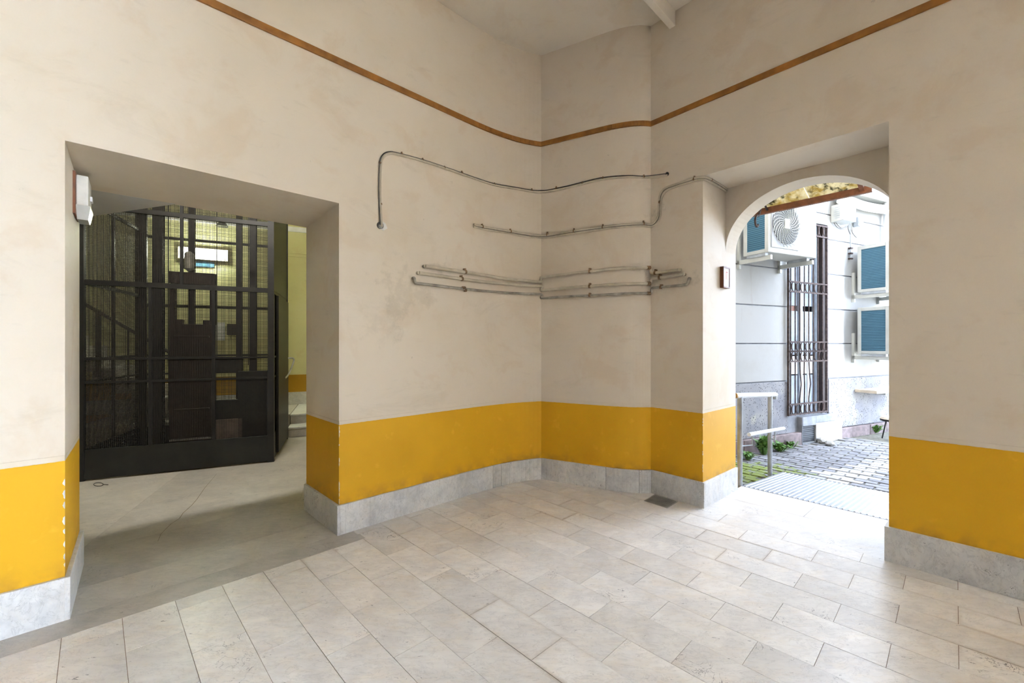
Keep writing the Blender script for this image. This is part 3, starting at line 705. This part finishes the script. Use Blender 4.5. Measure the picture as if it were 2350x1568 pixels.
def paver_mat(name, base, moss=True):
    t = NT(name); oi = t.n('ShaderNodeObjectInfo')
    c = t.mix(t.ramp(t.noise(30, 5), .3, .7), tuple(x*.8 for x in base), tuple(min(1, x*1.15) for x in base))
    v_ = t.n('ShaderNodeMapRange'); t.l(oi.outputs['Random'], v_.inputs[0]); v_.inputs[3].default_value = .82; v_.inputs[4].default_value = 1.15
    h_ = t.n('ShaderNodeHueSaturation'); t.l(c, h_.inputs['Color']); t.l(v_.outputs[0], h_.inputs['Value']); c = h_.outputs[0]
    if moss:
        sep = t.n('ShaderNodeVectorMath', operation='DISTANCE'); t.l(t.P(), sep.inputs[0]); mp = gp(1745, 1090, GZ); sep.inputs[1].default_value = (mp.x, mp.y, GZ)
        near = t.n('ShaderNodeMapRange'); t.l(sep.outputs['Value'], near.inputs[0]); near.inputs[1].default_value = 1.0; near.inputs[2].default_value = .35; near.inputs[3].default_value = -.02; near.inputs[4].default_value = .22
        k = t.ramp(t.math('ADD', t.noise(7, 7, rough=.7), near.outputs[0]), .60, .68)
        c = t.mix(t.math('MULTIPLY', k, .85), c, t.mix(t.noise(40, 3), (.10, .16, .01), (.23, .27, .02)))
    t.bump(t.noise(40, 5), .4, .01); return t.done(c, .85)
M['paver'] = paver_mat('basalt_paver', (.20, .20, .215)); M['paver_pale'] = paver_mat('sunlit_paver', (.36, .36, .37), False)  # second, paler copy carries the sun patch in its colour
M['soil'] = simple('joint_soil', (.16, .155, .125), .95, 0, .3, 20)
M['leaf'] = simple('leaf_green', (.09, .20, .03), .6, 0, .3, 30)
EP0, EP1 = Vector(gp(1705, 1039, GZ).to_2d()), Vector(gp(2041, 987, GZ).to_2d())
UE = (EP1-EP0).normalized(); NE = Vector((UE.y, -UE.x))
def ew(x, y, off=0.0): return plane_pt(x, y, EP0+NE*off, UE)
def es(x, off=0.0): return (Vector(ew(x, 800, off).to_2d())-EP0-NE*off).dot(UE)
def ep(s_, off, z): p = EP0+UE*s_+NE*off; return Vector((p.x, p.y, z))
S(MB().prism([Vector((-30, -30)), Vector((34, -30)), Vector((34, 34)), Vector((-30, 34))], -.30, GZ-.014).build('ground', M['soil']), 'ground of the courtyard and street', 'ground')
# facade in rendered courses with open joints, window opening left free
SX = 5.6; sL, sR = es(1808), es(1899); ZW0, ZW1, ZTOP = .33, 3.52, 4.1
fac = S(empty('wall_courtyard'), 'stained white rendered courtyard facade with horizontal joints', 'wall')
UE3, NE3, Z3 = v3(UE), v3(NE), Vector((0, 0, 1))
def eb(s0, s1, o0, o1, z0, z1, name, mat, parent, bevel=0):
    return MB().box(ep(s0, o0, z0), UE3*(s1-s0), NE3*(o1-o0), Z3*(z1-z0)).build(name, mat, parent, bevel=bevel)
eb(-2.3, sL, -.5, -.02, GZ-.1, ZTOP, 'core', M['sill_plaster'], fac); eb(sR, SX, -.5, -.02, GZ-.1, ZTOP, 'core', M['sill_plaster'], fac)
eb(sL, sR, -.5, -.02, ZW1, ZTOP, 'core', M['sill_plaster'], fac); eb(sL, sR, -.5, -.02, GZ-.1, ZW0, 'core', M['sill_plaster'], fac)
zz = [.915, 1.507, 2.095, 2.69, 3.28, 3.70, ZTOP]
for i in range(len(zz)-1):
    z0, z1 = zz[i]+.009, zz[i+1]-.009
    eb(-2.3, sL-.004, -.03, 0, z0, z1, 'course', M['ext_white'], fac, .005); eb(sR+.004, SX, -.03, 0, z0, z1, 'course', M['ext_white'], fac, .005)
    if z0 > ZW1-.3: eb(sL, sR, -.03, 0, max(z0, ZW1), z1, 'course', M['ext_white'], fac)
# pitted stone dado and plinth
sB = es(1925)
eb(-2.3, sL-.01, -.03, .012, .08, .905, 'stone_panel', M['lava'], fac, .006); eb(sR+.02, SX, -.03, .010, .06, .905, 'stone_panel', M['lava'], fac, .006)
s1 = es(1832)
for a, b in ((-2.3, -1.2), (-1.19, -.05), (-.04, s1)): eb(a, b, -.03, .055, GZ-.02, .075, 'plinth_stone', M['pink_stone'], fac, .008)
for a, b in ((sB, sB+.9), (sB+.91, sB+1.45), (sB+1.46, SX)): eb(a, b, -.03, .035, GZ-.02, .045, 'plinth_stone', M['pink_stone'], fac, .008)
# rendered block under the window with the cellar vent
v0, v1 = es(1843, .06), es(1873, .06)
vz0, vz1 = -.10, .175
eb(s1+.005, v0, -.03, .06, GZ-.02, ZW0-.01, 'sill_block', M['sill_plaster'], fac, .01)
MB().prism([Vector(ep(v1, -.03, 0).to_2d()), Vector(ep(sB, -.03, 0).to_2d()), Vector(ep(sB, .05, 0).to_2d()), Vector(ep(v1, .06, 0).to_2d())], GZ-.02, .20).build('sill_block', M['ext_white'], fac)
eb(v1, es(1908), -.03, .06, .2, ZW0-.01, 'sill_block', M['sill_plaster'], fac, .01)
eb(v0, v1, -.03, .06, vz1, ZW0-.01, 'sill_block', M['sill_plaster'], fac); eb(v0, v1, -.03, .06, GZ-.02, vz0, 'sill_block', M['sill_plaster'], fac)
M['vent_slat'] = simple('vent_slat', (.055, .06, .07), .5)
vt = thing('cellar_vent', 'dark slatted cellar vent under the barred window', 'vent')
eb(v0, v1, -.028, -.01, vz0, vz1, 'back', M['room_dark'], vt)
for k in range(9):
    z = vz0+.008+k*(vz1-vz0)/9
    MB().box(ep(v0, .02, z), UE3*(v1-v0), NE3*.016-Z3*.012, Z3*.016).build('slat', M['vent_slat'], vt)
# window: reveal, shutters
wn = S(empty('window_1'), 'tall window with pale blue shutters behind the iron grille', 'window')
eb(sL, sR, -.50, -.46, ZW0, ZW1, 'room_back', M['room_dark'], wn)
wm = (sL+sR)/2-.02; SD = -.13
for a, b in ((sL+.05, wm-.04), (wm+.04, sR-.16)):
    eb(a, b, SD-.03, SD, ZW0+.02, .98, 'shutter_panel', M['shutter'], wn, .006); eb(a, b, SD-.03, SD, 1.0, 1.30, 'shutter_panel', M['white_paint'], wn, .006)
    eb(a, b, SD-.03, SD, 1.32, 2.05, 'shutter_panel', M['shutter'], wn, .006); eb(a, b, SD-.04, SD-.01, 2.14, 2.90, 'shutter_panel', M['shutter'], wn, .006)
    eb(a+(b-a)*.46, a+(b-a)*.54, SD-.01, SD+.012, ZW0+.02, 2.05, 'shutter_stile', M['white_paint'], wn)
eb(wm-.04, wm+.04, SD-.03, SD+.03, ZW0, 3.0, 'stile', M['grey_steel'], wn); eb(sR-.16, sR-.10, SD-.03, SD+.03, ZW0, ZW1, 'stile', M['shutter'], wn)
eb(sR-.10, sR-.01, SD-.03, -.03, ZW0, ZW1, 'reveal_board', M['dark_wood'], wn); eb(sL+.0, sL+.05, SD-.03, -.06, ZW0, ZW1, 'reveal_board', M['dark_wood'], wn)
eb(sL+.05, wm-.04, SD-.05, SD-.03, 2.05, 2.14, 'broken_pane', M['brown_wood'], wn)
# iron grille
gi = thing('window_grille', 'rusty iron window grille of bars and ornamental bands', 'grille')
GO_ = .045
gs = [es(1660+c*.1913, GO_) for c in (808, 862, 917, 972, 1025, 1080, 1135, 1190)]
zg0, zg1 = .36, 3.46
bends = {2: .02, 3: -.01, 4: .03, 5: -.012}
for k, s_ in enumerate(gs):
    pts = [ep(s_, GO_, zg0), ep(s_, GO_, .62)]
    if k in bends: pts += [ep(s_+bends[k], GO_+.01, .85), ep(s_+bends[k]*.6, GO_, 1.05)]
    pts += [ep(s_, GO_, 1.25), ep(s_, GO_, zg1)]
    MB().tube(pts, .0095, 6).build('bar', M['rust_iron'], gi, True)
gl, gR = gs[0]-.06, es(1899, GO_)-.01
MB().box(ep(gR-.018, GO_-.02, zg0), UE3*.03, NE3*.03, Z3*(zg1-zg0)).build('side_bar', M['rust_iron'], gi)
MB().box(ep(gl, GO_-.02, zg0), UE3*.02, NE3*.03, Z3*(zg1-zg0)).build('side_bar', M['rust_iron'], gi)
def zy(y, x=1853): return ew(x, y, GO_).z
levels = [(zy(948), zy(925)), (zy(829), zy(806)), (zy(806), zy(785)), (zy(672), zy(650)), (3.28, 3.46)]
for z0, z1 in levels:
    for z in (z0, z1): MB().box(ep(gl, GO_-.006, z-.012), UE3*(gR-gl), NE3*.024, Z3*.022).build('band_rail', M['rust_iron'], gi)
    for k, s_ in enumerate(gs):
        for sg in (-1, 1):
            pts = [ep(s_+sg*.046*math.cos(a)*1.0+sg*(-.052), GO_+.014, (z0+z1)/2+(z1-z0)*.46*math.sin(a)) for a in [(-1.25+2.5*i/8) for i in range(9)]]
            pts = [ep(s_+sg*(.054-.048*math.cos((-1.25+2.5*i/8))), GO_+.014, (z0+z1)/2+(z1-z0)*.47*math.sin(-1.25+2.5*i/8)/.95) for i in range(9)]
            MB().tube(pts, .0075, 5).build('scroll', M['rust_iron'], gi, True)
# ledge and gutter on top of the facade
S(MB().box(ep(-2.3, -.5, ZTOP), UE3*(SX+2.3), NE3*.62, Z3*.07).build('trim_10', M['ext_white']), 'white ledge along the top of the courtyard facade', 'ledge')
# ---- air conditioners
def ac_unit(label, s0, o_front, z0, w_, d_, h_, fan=True):
    t = thing('air_conditioner', label, 'air conditioner', 'outdoor units on the courtyard wall')
    W = M['ac_white']; ob = o_front-d_
    eb(s0+.02, s0+w_, ob, o_front, z0, z0+h_, 'casing', W, t, .012)
    cf = .055
    eb(s0+.003, s0+.021, ob+cf, o_front-cf*.9, z0+.05, z0+h_-.06, 'coil', M['coil'], t)
    for a, b, c0, c1 in ((ob, ob+cf, 0, h_), (o_front-cf, o_front, 0, h_)): eb(s0-.006, s0+.02, a, b, z0+c0, z0+c1, 'end_frame', W, t, .004)
    for c0, c1 in ((0, .05), (h_-.06, h_)): eb(s0-.006, s0+.02, ob+cf, o_front-cf, z0+c0, z0+c1, 'end_frame', W, t, .004)
    if fan:
        fx, fz, fr = s0+.06+.29, z0+h_*.52, .285
        eb(fx-.30, fx+.30, o_front-.002, o_front+.012, fz-h_*.43, fz+h_*.43, 'fan_recess', simple('fan_recess', (.34, .35, .37), .5, 0, .04), t); fan_p = t.children[-1]
        MB().disc(ep(fx, o_front+.014, fz), NE3, fr, .006, 40).build('fan_opening', simple('fan_shadow', (.05, .052, .06), .6), fan_p)
        g = MB()
        for k in range(11):
            r_ = .085+k*.02
            g.tube([ep(fx+r_*math.cos(a), o_front+.026, fz+r_*math.sin(a)) for a in [2*math.pi*i/40 for i in range(41)]], .0026, 4, False)
        g.build('ring_guard', M['ac_white'], fan_p); g = MB()
        for k in range(26):
            a0 = 2*math.pi*k/26
            pts = []
            for i in range(9):
                r_ = .07+.26*i/8; a = a0+.9*(i/8)
                x_, z_ = r_*math.cos(a), r_*math.sin(a); x_ = max(-.29, min(.29, x_)); pts.append(ep(fx+x_, o_front+.030, fz+z_))
            g.tube(pts, .0042, 4)
        g.build('swirl_guard', M['ac_white'], fan_p)
        hb = MB(); hb.box(ep(fx-.055, o_front+.024, fz-.07), UE3*.11, NE3*.014, Z3*.14).build('hub', M['ac_white'], fan_p, bevel=.02)
        eb(s0+.62, s0+w_-.03, o_front, o_front+.004, z0+.06, z0+h_-.1, 'service_panel', W, t)
        eb(s0+w_-.10, s0+w_-.04, o_front+.004, o_front+.007, z0+h_*.42, z0+h_*.44, 'badge', M['grey_steel'], t)
    # brackets
    for sx in (s0+.03, s0+w_-.12):
        br_ = eb(sx-.02, sx+.02, .003, o_front+.02, z0-.10, z0-.04, 'bracket', W, t)
        eb(sx-.02, sx+.02, .003, .045, z0-.16, z0+.36, 'bracket_upright', W, t)
        eb(sx-.03, sx+.03, ob+.05, o_front-.05, z0-.04, z0, 'mount_rail', M['grey_steel'], t)
of1 = .50
a1s = es(1764, of1); zb1 = ew(1764, 578, of1).z; a1w = es(1874, of1)-a1s
ac_unit('large white air conditioner with round fan, above the pitted wall under the awning', a1s, of1, zb1, a1w, .38, .80)
s2 = es(1968, .10)
ac_unit('upper of two air conditioners whose blue fins show beside the doorway', s2, .56, ew(1968, 672, .10).z, .95, .46, .80)
ac_unit('lower of two air conditioners whose blue fins show beside the doorway', s2, .56, ew(1968, 812, .10).z, .95, .46, .80)
# ---- small fittings on the facade
t = thing('meter_box', 'white vented meter box high on the courtyard wall', 'box')
bs = es(1906); zt_, zb_ = ew(1906, 473).z, ew(1906, 511).z
eb(bs, bs+.36, .002, .20, zb_, zt_, 'case', M['ac_white'], t, .008)
for k in range(6): eb(bs-.003, bs+.004, .06, .14, zb_+.05+k*.035, zb_+.062+k*.035, 'vent_slot', M['grey_steel'], t)
t = thing('hanging_cable', 'loose dark cables looping below the meter box', 'cable')
for pts in ([(1914, 511), (1922, 522), (1938, 526), (1948, 512), (1952, 490), (1952, 466)], [(1918, 511), (1930, 523), (1944, 518), (1951, 498), (1953, 480)], [(1953, 500), (1955, 530), (1962, 542), (1966, 545)], [(1952, 505), (1946, 520), (1950, 535), (1954, 540)]):
    MB().tube(smooth_path([ew(x, y, .03) for x, y in pts], 5), .007, 6).build('cable', M['pipe_dark'], t, True)
t = thing('wall_pipe', 'thin grey pipe with rusty valve on the courtyard wall', 'pipe')
MB().tube([ew(1952, 466, .03), ew(1952, 596, .03)], .011, 6).build('pipe', M['grey_steel'], t)
for y in (570, 582, 594): MB().cbox(ew(1952, y, .03), UE3*.06, NE3*.05, Z3*.025).build('valve', M['rust_iron'], t)
t = thing('wall_lamp', 'small grey bulkhead lamp on the courtyard wall beside loose cables', 'lamp')
p = ew(1967, 510, .05)
MB().cbox(p, UE3*.09, NE3*.09, Z3*.16).build('body', M['grey_steel'], t, bevel=.01); MB().cbox(p+NE3*.06, UE3*.06, NE3*.05, Z3*.10).build('glass', M['clear_plastic'], t, bevel=.01)
t = thing('downpipe', 'white rainwater pipe running down the courtyard facade', 'pipe')
MB().tube([ew(2036, 440, .09), ew(2036, 560, .09)], .055, 12).build('pipe', M['white_paint'], t, True)
for y in (470, 540): MB().disc(ew(2036, y, .09), (0, 0, 1), .064, .03, 14).build('collar', M['white_paint'], t)
t = thing('gutter', 'sagging mossy gutter under the top of the courtyard facade', 'gutter')
MB().tube(smooth_path([ew(x, y, .10) for x, y in ((1925, 453), (1950, 458), (1985, 470), (2020, 476), (2060, 480))], 4), .05, 8).build('trough', simple('mossy_gutter', (.34, .36, .27), .8, 0, .3, 14), t, True)
MB().tube(smooth_path([ew(x, y+9, .12) for x, y in ((1925, 453), (1950, 458), (1985, 470), (2020, 476), (2060, 480))], 4), .04, 8).build('lip', M['white_paint'], t, True)
# rubble and rust on the facade
rb_ = thing('rubble', 'two loose stones beside the cellar vent', 'stone')
for x, y, r_ in ((1888, 1014, .085), (1904, 1019, .065)):
    g0 = gp(x, y+4, GZ); bmx = bmesh.new(); bmesh.ops.create_icosphere(bmx, subdivisions=2, radius=r_)
    for v in bmx.verts: v.co *= random.uniform(.78, 1.12); v.co.z *= .75
    me = bpy.data.meshes.new('stone'); bmx.to_mesh(me); bmx.free(); me.materials.append(M['ext_white'])
    o = bpy.data.objects.new('stone', me); COL.objects.link(o); o.parent = rb_; o.location = (g0.x, g0.y, GZ+r_*.5)
# ---- awning over the doorway
aw = thing('awning', 'weathered translucent corrugated awning over the courtyard doorway', 'awning')
def wd(s_, d_, z): p = mid+R*s_+NR*d_; return Vector((p.x, p.y, z))
DE = 1.9
ue = (1868-CX)/F; de = (RC+DE*math.sqrt(1+RT*RT))/(1-RT*ue); ze = H+(YH-461)*de/F
def roof_mat():
    t = NT('awning_sheet'); c = t.mix(t.ramp(t.noise(6, 7, rough=.7), .45, .62), (.62, .56, .40), (.40, .29, .07))
    c = t.mix(t.math('MULTIPLY', t.ramp(t.noise(5, 7, rough=.75), .53, .60), .9), c, (.06, .055, .02))
    t.done(c, .5); tr_ = t.n('ShaderNodeBsdfTranslucent'); t.l(c, tr_.inputs[0]); mx = t.n('ShaderNodeMixShader'); mx.inputs[0].default_value = .5
    out = t.t.nodes['Material Output']; t.l(t.b.outputs[0], mx.inputs[1]); t.l(tr_.outputs[0], mx.inputs[2]); t.l(mx.outputs[0], out.inputs[0]); return t.m
M['sheet'] = roof_mat()
for k in range(3):
    s0 = -1.42+k*.56; v_ = []; nn = 26
    for i in range(nn+1):
        s_ = s0+.555*i/nn; dzc = .010*math.cos(i/nn*2*math.pi*6)
        v_ += [wd(s_, DE+.04, ze+.045+dzc), wd(s_, TR+.01, ze+.47+dzc)]
    v_ += [p+Vector((0, 0, .004)) for p in v_]; m_ = 2*(nn+1)
    f_ = []
    for i in range(nn): f_ += [(2*i, 2*i+1, 2*i+3, 2*i+2), (m_+2*i, m_+2*i+2, m_+2*i+3, m_+2*i+1)]
    MB().add(v_, f_).build('sheet', M['sheet'], aw, True)
MB().box(wd(-1.45, DE-.025, ze-.035), v3(R*1.72), v3(NR*.05), Z3*.07).build('edge_beam', M['brown_wood'], aw)
for s_ in (-1.30, .19): MB().box(wd(s_-.02, TR, ze+.40), v3(R*.04), v3(NR*(DE-TR))+Vector((0, 0, -.42)), Z3*.05).build('rafter', M['brown_wood'], aw)
MB().box(wd(-1.42, TR+.15, ze+.36), v3(R*1.66), v3(NR*.05), Z3*.05).build('purlin', M['grey_steel'], aw)
sc = plane_pt(1738, 512, mid+NR*(DE-.35), R); P_ = Vector(sc)
pts = []
for i in range(26):
    a = i/25*4.6; r_ = .095*(1-i/34); pts.append(P_+v3(NR)*(r_*math.cos(a+1.2))+Z3*(r_*math.sin(a+1.2)))
pts = [P_+v3(NR)*.16+Z3*.30, P_+v3(NR)*.10+Z3*.18]+pts
MB().tube(pts, .012, 6).build('scroll_bracket', M['rust_iron'], aw, True)
MB().tube([P_+v3(NR)*.16+Z3*.30, wd(((Vector(P_.to_2d())-mid).dot(R)), DE-.02, ze)], .012, 6).build('scroll_stem', M['rust_iron'], aw)
# ---- ramp and handrail
rm = thing('ramp', 'ribbed aluminium ramp plate sloping from the doorway sill to the courtyard', 'ramp')
sA = (Vector(gp(1698, 1115).to_2d())-G).dot(R)+.02; sBm = RW+.75
D0, D1, zE = .896, 2.20, GZ+.012
def rp_(s_, d_, dz=0.0):
    k = (d_-D0)/(D1-D0); p = G+R*s_+NR*d_; return Vector((p.x, p.y, .002+(zE-.002)*k+dz))
MB().add([rp_(sA, D0), rp_(sBm, D0), rp_(sBm, D1), rp_(sA, D1), rp_(sA, D0, -.02), rp_(sBm, D0, -.02), rp_(sBm, D1, -.02), rp_(sA, D1, -.02)],
         [(0,1,2,3),(7,6,5,4),(0,4,5,1),(1,5,6,2),(2,6,7,3),(3,7,4,0)]).build('plate', simple('ramp_metal', (.36, .375, .41), .4, .4, .06, 8), rm)
nr_ = 46; rib = M['steel']
for i in range(nr_):
    s_ = sA+.02+(sBm-sA-.04)*i/nr_
    MB().add([rp_(s_, D0+.01, .0005), rp_(s_+.018, D0+.01, .0005), rp_(s_+.018, D1-.01, .0005), rp_(s_, D1-.01, .0005), rp_(s_+.004, D0+.01, .005), rp_(s_+.014, D0+.01, .005), rp_(s_+.014, D1-.01, .005), rp_(s_+.004, D1-.01, .005)],
             [(3,2,1,0),(4,5,6,7),(0,1,5,4),(1,2,6,5),(2,3,7,6),(3,0,4,7)]).build('rib', simple('rib_metal', (.50, .52, .55), .35, .3, .04, 8) if i == 0 else bpy.data.materials['rib_metal'], rm)
hr = thing('handrail', 'grey tubular handrail with two posts beside the ramp', 'handrail')
h1, h2 = gp(1698, 1116, -.01), gp(1767, 1090, -.10)
zt1, zt2 = H-(908-YH)*h1.y/F, H-(906-YH)*h2.y/F
for hp_, zt_ in ((h1, zt1), (h2, zt2)):
    MB().tube([(hp_.x, hp_.y, GZ-.01), (hp_.x, hp_.y, zt_)], .026, 12).build('post', M['grey_steel'], hr, True)
    MB().disc((hp_.x, hp_.y, GZ+.004), (0, 0, 1), .05, .012, 14).build('foot_plate', M['grey_steel'], hr)
e_ = Vector((h2.x-h1.x, h2.y-h1.y, zt2-zt1)).normalized(); T1, T2 = Vector((h1.x, h1.y, zt1)), Vector((h2.x, h2.y, zt2))
MB().tube([T1-e_*.12, T2+e_*.22], .028, 12).build('top_rail', M['white_paint'], hr, True)
MB().disc(T1-e_*.13, e_, .029, .03, 12).build('end_cap', M['brass'], hr)
MB().tube([T2+e_*.20, T2+e_*.20-Z3*.06], .024, 10).build('rail_return', M['grey_steel'], hr)
lo = v3(R*.07)
l1, l2 = Vector((h1.x, h1.y, .545))+lo+e_*.06, Vector((h2.x, h2.y, .46))+lo+e_*.30
MB().tube([l1, l2], .021, 10).build('lower_rail', M['white_paint'], hr, True)
for hp_, f_ in ((h1, .08), (h2, .72)):
    q0 = l1.lerp(l2, f_); b0_ = Vector((hp_.x, hp_.y, q0.z-.12))
    MB().tube([b0_, Vector((q0.x, q0.y, q0.z-.12)), q0], .008, 6).build('rail_hook', M['grey_steel'], hr)
# ---- paving
pave = S(empty('floor_courtyard'), 'small basalt block paving of the courtyard with moss in its joints', 'paving')
PW, PL, PG = .115, .225, .010
proto = {}
for nm in ('paver', 'paver_pale'):
    b = MB(); a_, c_ = (PL-PG)/2, (PW-PG)/2; i_ = .006
    b.add([(-a_, -c_, -.05), (a_, -c_, -.05), (a_, c_, -.05), (-a_, c_, -.05), (-a_+i_, -c_+i_, 0), (a_-i_, -c_+i_, 0), (a_-i_, c_-i_, 0), (-a_+i_, c_-i_, 0)],
          [(3,2,1,0),(4,5,6,7),(0,1,5,4),(1,2,6,5),(2,3,7,6),(3,0,4,7)])
    me = bpy.data.meshes.new(nm); me.from_pydata([tuple(v) for v in b.v], [], b.f); me.materials.append(M[nm]); proto[nm] = me
cand = []
ang = math.atan2(R.y, R.x)
for i in range(-22, 40):
    for j in range(-14, 22):
        s_ = j*PL+(.5*PL if i % 2 else 0); d_ = TR+.1+i*PW
        p = mid+R*s_+NR*d_
        if (p-EP0).dot(NE) < .09 or d_ < TR+.08: continue
        if sA-RW/2-.12 < s_ < sBm-RW/2+.12 and d_ < D1+.06: continue
        if (Vector((h1.x, h1.y))-p).length < .09 or (Vector((h2.x, h2.y))-p).length < .09: pass
        if p.y < .6: continue
        x_ = CX+F*p.x/p.y; y_ = YH+F*(H-GZ)/p.y
        vis = 1680 < x_ < 2060
        cand.append((not vis, p.length, p, x_, y_))
cand.sort(key=lambda c: (c[0], c[1]))
rest = MB()
for k, (nv, ln_, p, x_, y_) in enumerate(cand):
    band = Vector(gp(2010, 1083, GZ).to_2d()); bd = Vector(gp(1990, 1079, GZ).to_2d())
    # strip of blocks crossing towards the ramp, coloured pale as a sun patch
    pa, pb = Vector(gp(1935, 1090, GZ).to_2d()), Vector(gp(2040, 1066, GZ).to_2d()); q_ = (pb-pa).normalized()
    pale = abs((p-pa).x*q_.y-(p-pa).y*q_.x) < .20
    rz = random.uniform(-.03, .03); dz = random.uniform(-.005, .003)
    if k < 290:
        o = bpy.data.objects.new('paver', proto['paver_pale' if pale else 'paver']); COL.objects.link(o); o.parent = pave
        o.location = (p.x, p.y, GZ+dz); o.rotation_euler = (0, 0, ang+rz)
    else:
        mt = Matrix.Translation((p.x, p.y, GZ+dz)) @ Matrix.Rotation(ang+rz, 4, 'Z')
        rest.add([mt @ v.co for v in proto['paver'].vertices], [tuple(f.vertices) for f in proto['paver'].polygons])
if rest.v: rest.build('paver_field', M['paver'], pave)['kind'] = 'stuff'
# ---- weeds
def weed(x, y, n_, sp, hh, label):
    g0 = gp(x, y, GZ); root = thing('weed', label, 'plant', 'weeds along the courtyard wall'); b = MB()
    root.location = (g0.x, g0.y, GZ)
    for k in range(n_*2):
        a = random.uniform(0, 6.283); l_ = random.uniform(.4, 1)*hh; out = random.uniform(.15, 1)*sp
        d = Vector((math.cos(a), math.sin(a), 0)); sd = Vector((-d.y, d.x, 0)); wv = l_*.10+.005
        p0 = d*out*.25; p1 = d*out*.65+Z3*l_*.75; p2 = d*out*1.05+Z3*l_*random.uniform(.55, 1.05)
        b.add([p0-sd*.003, p0+sd*.003, p1-sd*wv, p1+sd*wv, p2], [(0, 1, 3, 2), (2, 3, 4)])
    b.build('foliage', M['leaf'], root); MB().tube([(0, 0, -.02), (.01, 0, hh*.5)], .005, 5).build('stem', M['leaf'], root)
weed(1752, 1043, 46, .16, .32, 'tallest weed clump at the wall between the handrail posts')
weed(1716, 1055, 30, .14, .14, 'low weed clump behind the first handrail post')
weed(1790, 1036, 40, .20, .16, 'spreading weed clump by the pink plinth stone')
weed(1815, 1028, 24, .14, .14, 'small weed clump left of the cellar vent')
weed(2007, 993, 40, .18, .20, 'weed clump at the plinth below the lower air conditioner')
# ---- things half hidden behind the right jamb
t = thing('wall_shelf', 'pale wooden shelf board fixed low on the courtyard wall', 'shelf')
sh = es(2006, .30); zs = ew(2006, 897, .30).z
eb(sh, sh+1.1, .012, .34, zs-.05, zs, 'board', simple('pale_wood', (.62, .53, .42), .7), t); 
for k in (.45, .95): eb(sh+k, sh+k+.03, .012, .26, zs-.10, zs-.05, 'bracket', M['grey_steel'], t)
t = thing('stool', 'round dark rimmed stool standing below the wall shelf', 'stool')
so = gp(2052, 1010, GZ); zs_ = H-(958-YH)*so.y/F
MB().tube([(so.x, so.y, zs_-.05), (so.x, so.y, zs_-.03), (so.x, so.y, zs_)], [.15, .19, .17], 20).build('seat', simple('seat_cream', (.55, .48, .38), .6), t, True)
MB().disc((so.x, so.y, zs_-.05), (0, 0, 1), .185, .03, 20).build('rim', M['black_iron'], t)
for k in range(4):
    a = k*math.pi/2+.6; MB().tube([(so.x+.10*math.cos(a), so.y+.10*math.sin(a), zs_-.05), (so.x+.16*math.cos(a), so.y+.16*math.sin(a), GZ)], .011, 6).build('leg', M['black_iron'], t)
# wall added out of the picture to block light from the courtyard's right
WG = HH+R*1.9+NR*TR
S(MB().prism([WG, WG+R*.3, WG+R*.3+NR*4.6, WG+NR*4.6], -.2, 9.0).build('wall_light_block', M['ext_white']), 'added unseen wing that blocks light from the right of the courtyard', 'wall')
FC = HH+R*3.2+NR*6.0  # added reflector wall, tinted blue, throws sun through the wide opening
S(MB().prism([FC, FC+R*14, FC+R*14+NR*.4, FC+NR*.4], -.2, 15).build('wall_bounce', simple('bounce_facade', (.56, .66, .83), .8, 0, .06, 2)), 'added unseen facade that bounces sunlight into the hall', 'wall')

# ------------------------------------------------------------------ small wear on the hall
chip_m = simple('bare_plaster', (.80, .78, .73), .9, 0, .06, 30)
def chips(wall, edge, d1, d2, zs, wmax):       # flaked plaster along a vertical corner
    b = MB()
    for z, h_ in zs:
        for dd in (d1, d2):
            w_ = random.uniform(.4, 1)*wmax; nrm = (-d2 if dd is d1 else -d1); pts = []
            for k in range(7):
                f = k/6; pts.append((v3(edge)+v3(dd)*(w_*math.sin(math.pi*f)*random.uniform(.6, 1.1)), z+h_*(f-.5)))
            v_ = [p+v3(nrm)*.0012+Vector((0, 0, zz_)) for p, zz_ in pts]+[v3(edge)+v3(nrm)*.0012+Vector((0, 0, z+h_*.55)), v3(edge)+v3(nrm)*.0012+Vector((0, 0, z-h_*.55))]
            b.add(v_, [tuple(range(len(v_)))])
    o = b.build('plaster_chip', chip_m, bpy.data.objects[wall]); o['kind'] = 'stuff'
rz_ = lambda a, b, n_, h0, h1: [(random.uniform(a, b), random.uniform(h0, h1)) for _ in range(n_)]
chips('wall_left', A, -L, Vector((-.655, .755)), rz_(.26, .80, 12, .012, .045), .012)
chips('wall_left', B, L, -NL, rz_(.25, .85, 16, .01, .05), .007)
chips('wall_niche', G, -R, NR, rz_(.25, .84, 12, .01, .035), .007)
t = thing('wire_loop', 'small dark wire loop lying on the floor before the lift cage', 'wire')
MB().tube([gp(226+11*math.cos(a), 1112+4*math.sin(a), .004) for a in [i*.35 for i in range(19)]]+[gp(248, 1113, .004)], .0035, 5).build('wire', M['black_iron'], t, True)
